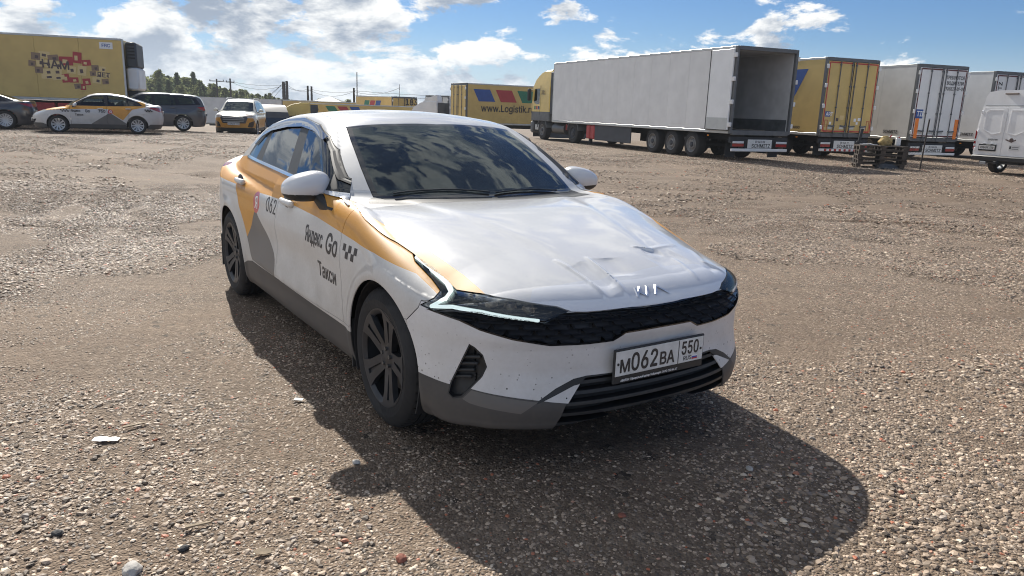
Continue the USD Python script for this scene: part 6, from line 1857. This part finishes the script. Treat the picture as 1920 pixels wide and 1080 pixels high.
def flat_shard(name, label, cat, px, py, poly, thick, m, rot=0.0, tilt=(4, 3)):
    x, y = ground_spot(px, py)
    r = thing(name, label, cat, (x, y, float(terrain(x, y)) + .012), rot)
    g = prism(poly, "xy", 0, thick).rotate((tilt[0], tilt[1], 0))
    put(r, "piece", tri(g), m)


flat_shard("plastic_shard", "white flat shard on the gravel left of the taxi", "shard", 200, 827, [(-.055, -.018), (-.02, -.026), (.012, -.020), (.05, -.024), (.056, .002), (.034, .014), (.01, .010), (-.012, .021), (-.05, .014)], .003, M["shard"], .25)
flat_shard("wood_splinter", "thin pale wood splinter beside the white shard", "splinter", 252, 802, [(-.05, -.006), (.05, -.003), (.055, .004), (-.045, .008)], .006, M["dry_wood"], .75)
flat_shard("paper_scrap", "small white scrap just outside the taxi's shadow near its front wheel", "scrap", 560, 753, [(-.022, -.012), (.02, -.014), (.024, .01), (-.02, .014)], .003, M["shard"], .1)
flat_shard("wood_splinter", "tan splinter of wood on the gravel low at the left", "splinter", 372, 990, [(-.045, -.006), (.04, -.004), (.05, .004), (-.04, .008)], .006, M["dry_wood"], .6)
flat_shard("leaf", "dry tan leaf on the gravel at the bottom", "leaf", 492, 1040, [(-.03, 0), (-.01, .016), (.022, .012), (.034, -.002), (.01, -.014), (-.018, -.012)], .002, M["dry_wood"], .2, (12, 6))


def rock(name, label, px, py, size, m, seed):
    x, y = ground_spot(px, py)
    s = trimesh.creation.icosphere(3, 1.0)
    d = meshkit.fbm(s.vertices * 1.7 + seed * 3.1, 3, seed)[:, None]
    s.vertices = s.vertices * (.75 + .55 * d) * np.array([1.0, .8, .6]) * size
    r = thing(name, label, "stone", (x, y, float(terrain(x, y)) + size * .25), seed)
    put(r, "stone", s, m, 35)


rock("stone", "largest pale broken stone at the bottom left edge of the picture", 248, 1072, .036, M["pale_stone"], 2)
rock("stone", "black stone lying at the far bottom left", 108, 1002, .020, M["dark_stone"], 3)
rock("stone", "dark round stone beside the pale broken stone", 345, 1030, .018, M["dark_stone"], 4)
rock("brick_lump", "crumbled red brick lump at the bottom centre", 752, 1050, .022, M["brick_red"], 5)
rock("brick_lump", "red brick lump in the taxi's shadow", 1166, 968, .016, M["brick_red"], 6)
rock("brick_lump", "red brick chip right of the shadow's tip", 1690, 925, .013, M["brick_red"], 7)
rock("stone", "pale stone inside the taxi's shadow", 1405, 880, .018, M["pale_stone"], 8)
rock("stone", "pale stone near the front wheel's shadow edge", 668, 868, .018, M["pale_stone"], 9)

# ---- poles, masts and wires
M["pole"] = principled("weathered_pole", (.045, .04, .035), .85, noise=.3, noise_scale=4)


def pole(label, px, depth, top_py, r=.13, arms=(), name="utility_pole", lean=0.0):
    x, y, z = stand(px, depth)
    h = height_at(px, top_py, depth) - z
    q = thing(name, label, "pole", (x, y, z), .2)
    put(q, "shaft", tri(cyl((0, 0, -.2), (lean, 0, h), r * 1.15, r * .8, n=12)), M["pole"], 40)
    for a, w in arms:
        put(q, "cross_arm", tri(cbox((lean, 0, h - a), (w, .10, .10), .01)), M["pole"])
        for s in (-.45, 0, .45):
            put(q, "insulator", tri(cyl((lean + s * w, 0, h - a + .05), (lean + s * w, 0, h - a + .22), .05, n=8)), M["pole"], 40)
    return (x + lean, y, z + h)


P = {}
P[0] = pole("pole with two cross arms above the treetops left of the paired posts", 409, 110, 148, .13, ((.3, 2.0), (1.4, 2.0)))
P[1] = pole("single pole with a short cross arm right of the treetops", 434, 105, 147, .13, ((.5, 1.1),))
P[2] = pole("left post of the taller pair above the yellow row", 533, 95, 153, .22)
P[3] = pole("right post of the taller pair above the yellow row", 539, 95, 152, .20)
P[4] = pole("left post of the shorter pair above the yellow row", 578, 100, 161, .15)
P[5] = pole("right post of the shorter pair above the yellow row", 585, 100, 162, .15)
P[6] = pole("short dark post next to the tall thin mast", 664, 90, 165, .13)
P[7] = pole("tall thin mast above the yellow row", 670, 85, 135, .06, name="mast")
P[8] = pole("thin rod mast behind the numbered yellow box", 749, 90, 158, .04, name="mast")
wp, wc = [], []
wires = []
for a, b, dz in ((0, 1, 0.0), (1, 2, -.5), (2, 4, -.8), (3, 5, -1.0), (4, 6, -1.4), (5, 6, -.4), (6, 8, -1.0), (1, 3, -1.6)):
    A, B_ = np.array(P[a]) + [0, 0, -.4], np.array(P[b]) + [0, 0, -.4]
    t = np.linspace(0, 1, 14)[:, None]
    q = A + (B_ - A) * t
    q[:, 2] += dz * 4 * (t * (1 - t))[:, 0] * .5
    wires.append(q)
for a, off in ((2, (-7.5, -2, -6.8)), (2, (-6.6, -2, -6.8)), (3, (-5.6, -2, -6.8))):
    A = np.array(P[a]) + [0, 0, -.2]
    wires.append(np.array([A + np.array(off) * t for t in np.linspace(0, 1, 4)]))
right = np.array(P[5])
for k in range(2):
    A, B_ = np.array(P[6]) + [0, 0, -.3 - .5 * k], np.array([14.0, 95.0, height_at(1000, 160, 95.0)])
    t = np.linspace(0, 1, 16)[:, None]
    q = A + (B_ - A) * t
    q[:, 2] -= 1.6 * 4 * (t * (1 - t))[:, 0] * .5
    wires.append(q)
for k, q in enumerate(wires):
    path = fresh("/World", "overhead_wire")
    c_ = UsdGeom.BasisCurves.Define(stage, path)
    c_.CreateTypeAttr("linear"); c_.CreateCurveVertexCountsAttr([len(q)])
    c_.CreatePointsAttr(Vt.Vec3fArray.FromNumpy(q.astype(np.float32))); c_.CreateWidthsAttr([.035] * len(q)); c_.SetWidthsInterpolation("vertex")
    UsdShade.MaterialBindingAPI.Apply(c_.GetPrim()).Bind(M["pole"])
    tag(c_.GetPrim(), "thin dark overhead wire strung between the far poles", "wire", "overhead wires between the far poles")

# ---- hipped green roof beyond the yellow row
x, y, z = stand(619, 105)
hs = thing("shed", "low shed with a dark green hipped roof above the yellow row", "shed", (x, y, z), .05)
zt_ = height_at(620, 190, 105) - z
put(hs, "wall", tri(cbox((0, 0, zt_ / 2), (3.0, 3.0, zt_), .02)), M["trailer_white2"])
put(hs, "roof", tri(m3.Manifold.hull_points([(-1.95, -1.95, zt_ - .05), (1.95, -1.95, zt_ - .05), (1.95, 1.95, zt_ - .05), (-1.95, 1.95, zt_ - .05), (-.1, 0, zt_ + .62), (.1, 0, zt_ + .62)])), principled("green_roof", (.03, .05, .045), .6))

# ---- trucks in the far row that show only their tops
x, y, z = stand(528, 56)
tractor("tractor_unit", "yellow truck cab with pale sloping roof, just left of the taxi roof", (x - .2, y, height_at(560, 193, 56) - 3.50), 3.45, M["truck_yellow"], None, deflector=False)
x, y, z = stand(822, 60)
tractor("tractor_unit", "white truck with a long pale roof deflector left of the address lettering", (x - 2.0, y, height_at(840, 179, 60) - 3.98), 3.05, M["trailer_white"], None)
x, y, z = stand(819, 66)
far_box("white box body standing left of the yellow address truck", (x, y, z), 1.0, 5.0, height_at(822, 179, 66) - z, 1.2, M["trailer_white2"])
x, y, z = stand(508, 52)
tractor("tractor_unit", "dark truck cab with large windscreen right behind the cream off-roader", (x, y, height_at(510, 197, 52) - 3.5), -1.2, M["dark_grey"], None, deflector=False)

# ---- the wood on the left
M["bark"] = principled("bark", (.07, .05, .04), .9, noise=.3, noise_scale=6)


def leaf_mat(name, c):
    return mat(name, {"o": ("object_info", {}), "g": ("attribute", {"attribute": "tone"}), "h": ("hsv", {"color": c, "hue": .5}), "v": ("map_range", {"from_min": 0.0, "from_max": 1.0, "to_min": .55, "to_max": 1.5}),
                      "d": ("diffuse_bsdf", {}), "t": ("translucent_bsdf", {}), "m": ("mix_closure", {"fac": .45})},
               [("g.fac", "v.value"), ("v.result", "h.value"), ("h.color", "d.color"), ("h.color", "t.color"), ("d.BSDF", "m.closure1"), ("t.BSDF", "m.closure2")], surface="m.closure")


M["needles"] = leaf_mat("pine_needles", (.13, .165, .09))
M["birch"] = leaf_mat("birch_leaves", (.20, .22, .105))


def tree_shape(path, kind, seed):
    r = np.random.default_rng(seed)
    H = 10.0
    lean = r.uniform(-.3, .3)
    put(path, "trunk", tri(cyl((0, 0, -.3), (lean, 0, H * .96), .16, .03, n=8)), M["bark"], 40)
    V, F, n = [], [], 0
    N = 1300
    for k in range(N):
        if kind == "pine":
            t = r.uniform(.22, 1.0)
            layer = .75 + .25 * math.sin(t * 40 + seed)
            rad = (1 - t) ** .75 * 2.3 * layer * r.uniform(.25, 1.0) + .08
            droop = -.18 * rad
        else:
            t = r.uniform(.22, 1.0)
            rad = math.sin(math.pi * min(1, (t - .18) / .86)) ** .7 * 2.1 * (.7 + .3 * math.sin(t * 23 + seed * 2)) * math.sqrt(r.uniform(.05, 1))
            droop = r.uniform(-.3, .3)
        a = r.uniform(0, 2 * math.pi)
        lump = 1 + .35 * math.sin(3 * a + 9 * t + seed)
        c = np.array([lean * t + rad * lump * math.cos(a), rad * lump * math.sin(a), t * H + droop])
        s = r.uniform(.16, .42) * (1.15 - .5 * t)
        d1 = r.normal(size=3); d1 /= np.linalg.norm(d1)
        d2 = np.cross(d1, r.normal(size=3)); d2 /= np.linalg.norm(d2)
        w = .45 if kind == "pine" else .7
        V += [c - d1 * s, c + d2 * s * w, c + d1 * s, c - d2 * s * w]
        F += [[n, n + 1, n + 2], [n, n + 2, n + 3]]
        n += 4
    cp = put(path, "crown", (np.array(V), np.array(F)), M["needles"] if kind == "pine" else M["birch"])
    tones(UsdGeom.Mesh(stage.GetPrimAtPath(cp)), np.repeat(r.uniform(0, 1, N), 4))


TR = []
for k, (kind, seed) in enumerate((("pine", 1), ("pine", 2), ("pine", 3), ("birch", 4), ("birch", 5))):
    c_ = class_prim(f"tree_shape_{k + 1:03d}")
    tree_shape(c_, kind, seed)
    TR.append((c_, kind))
trng = np.random.default_rng(77)
profile = [(240, 128), (262, 126), (285, 150), (300, 132), (318, 142), (335, 136), (352, 146), (366, 135), (380, 152), (400, 158), (420, 166), (440, 170), (455, 168), (475, 178), (500, 176), (515, 182), (530, 186)]
pxs, pys = zip(*profile)
marked = {0: "tallest dark conifer at the left end of the far wood"}
for k in range(140):
    if k < len(profile):
        px, top = profile[k]; depth = trng.uniform(128, 140)
    elif k < 92:
        px = trng.uniform(236, 430); top = np.interp(px, pxs, pys) + trng.uniform(2, 26); depth = trng.uniform(118, 160)
    else:
        px = trng.uniform(400, 560) if k < 125 else trng.uniform(560, 720); top = np.interp(px, pxs + (700,), pys + (190,)) + trng.uniform(-3, 6); depth = trng.uniform(125, 160)
    x, y, z = stand(px, depth)
    h = max(2.5, height_at(px, top, depth) - z)
    c_, kind = TR[trng.integers(0, 3) if trng.uniform() < .62 else trng.integers(3, 5)]
    lab, grp = ("dark conifer standing in the far wood on the left", "conifers of the far wood") if kind == "pine" else ("leafy green tree standing in the far wood on the left", "leafy trees of the far wood")
    t_ = copy_thing(c_, "conifer_tree" if kind == "pine" else "leafy_tree", lab, "tree", (x, y, z), trng.uniform(0, 6.28), grp)
    UsdGeom.Xform(stage.GetPrimAtPath(t_)).AddScaleOp().Set(Gf.Vec3f(h / 10 * trng.uniform(1.25, 1.75), h / 10 * trng.uniform(1.25, 1.75), h / 10))
# ------------------------------------------------------------------ the air between here and the far wood
M["haze"] = mat("haze_air", {"v": ("principled_volume", {"color": (.80, .86, .94), "density": .00034, "anisotropy": .35})}, volume="v.volume")
hz = trimesh.creation.box((920, 700, 36))
hz.apply_translation((0, 210, 36 / 2 - 6))
tag(stage.GetPrimAtPath(put("/World", "haze", hz, M["haze"])), "thin pale haze lying over the yard and the far wood", "haze", kind="stuff")
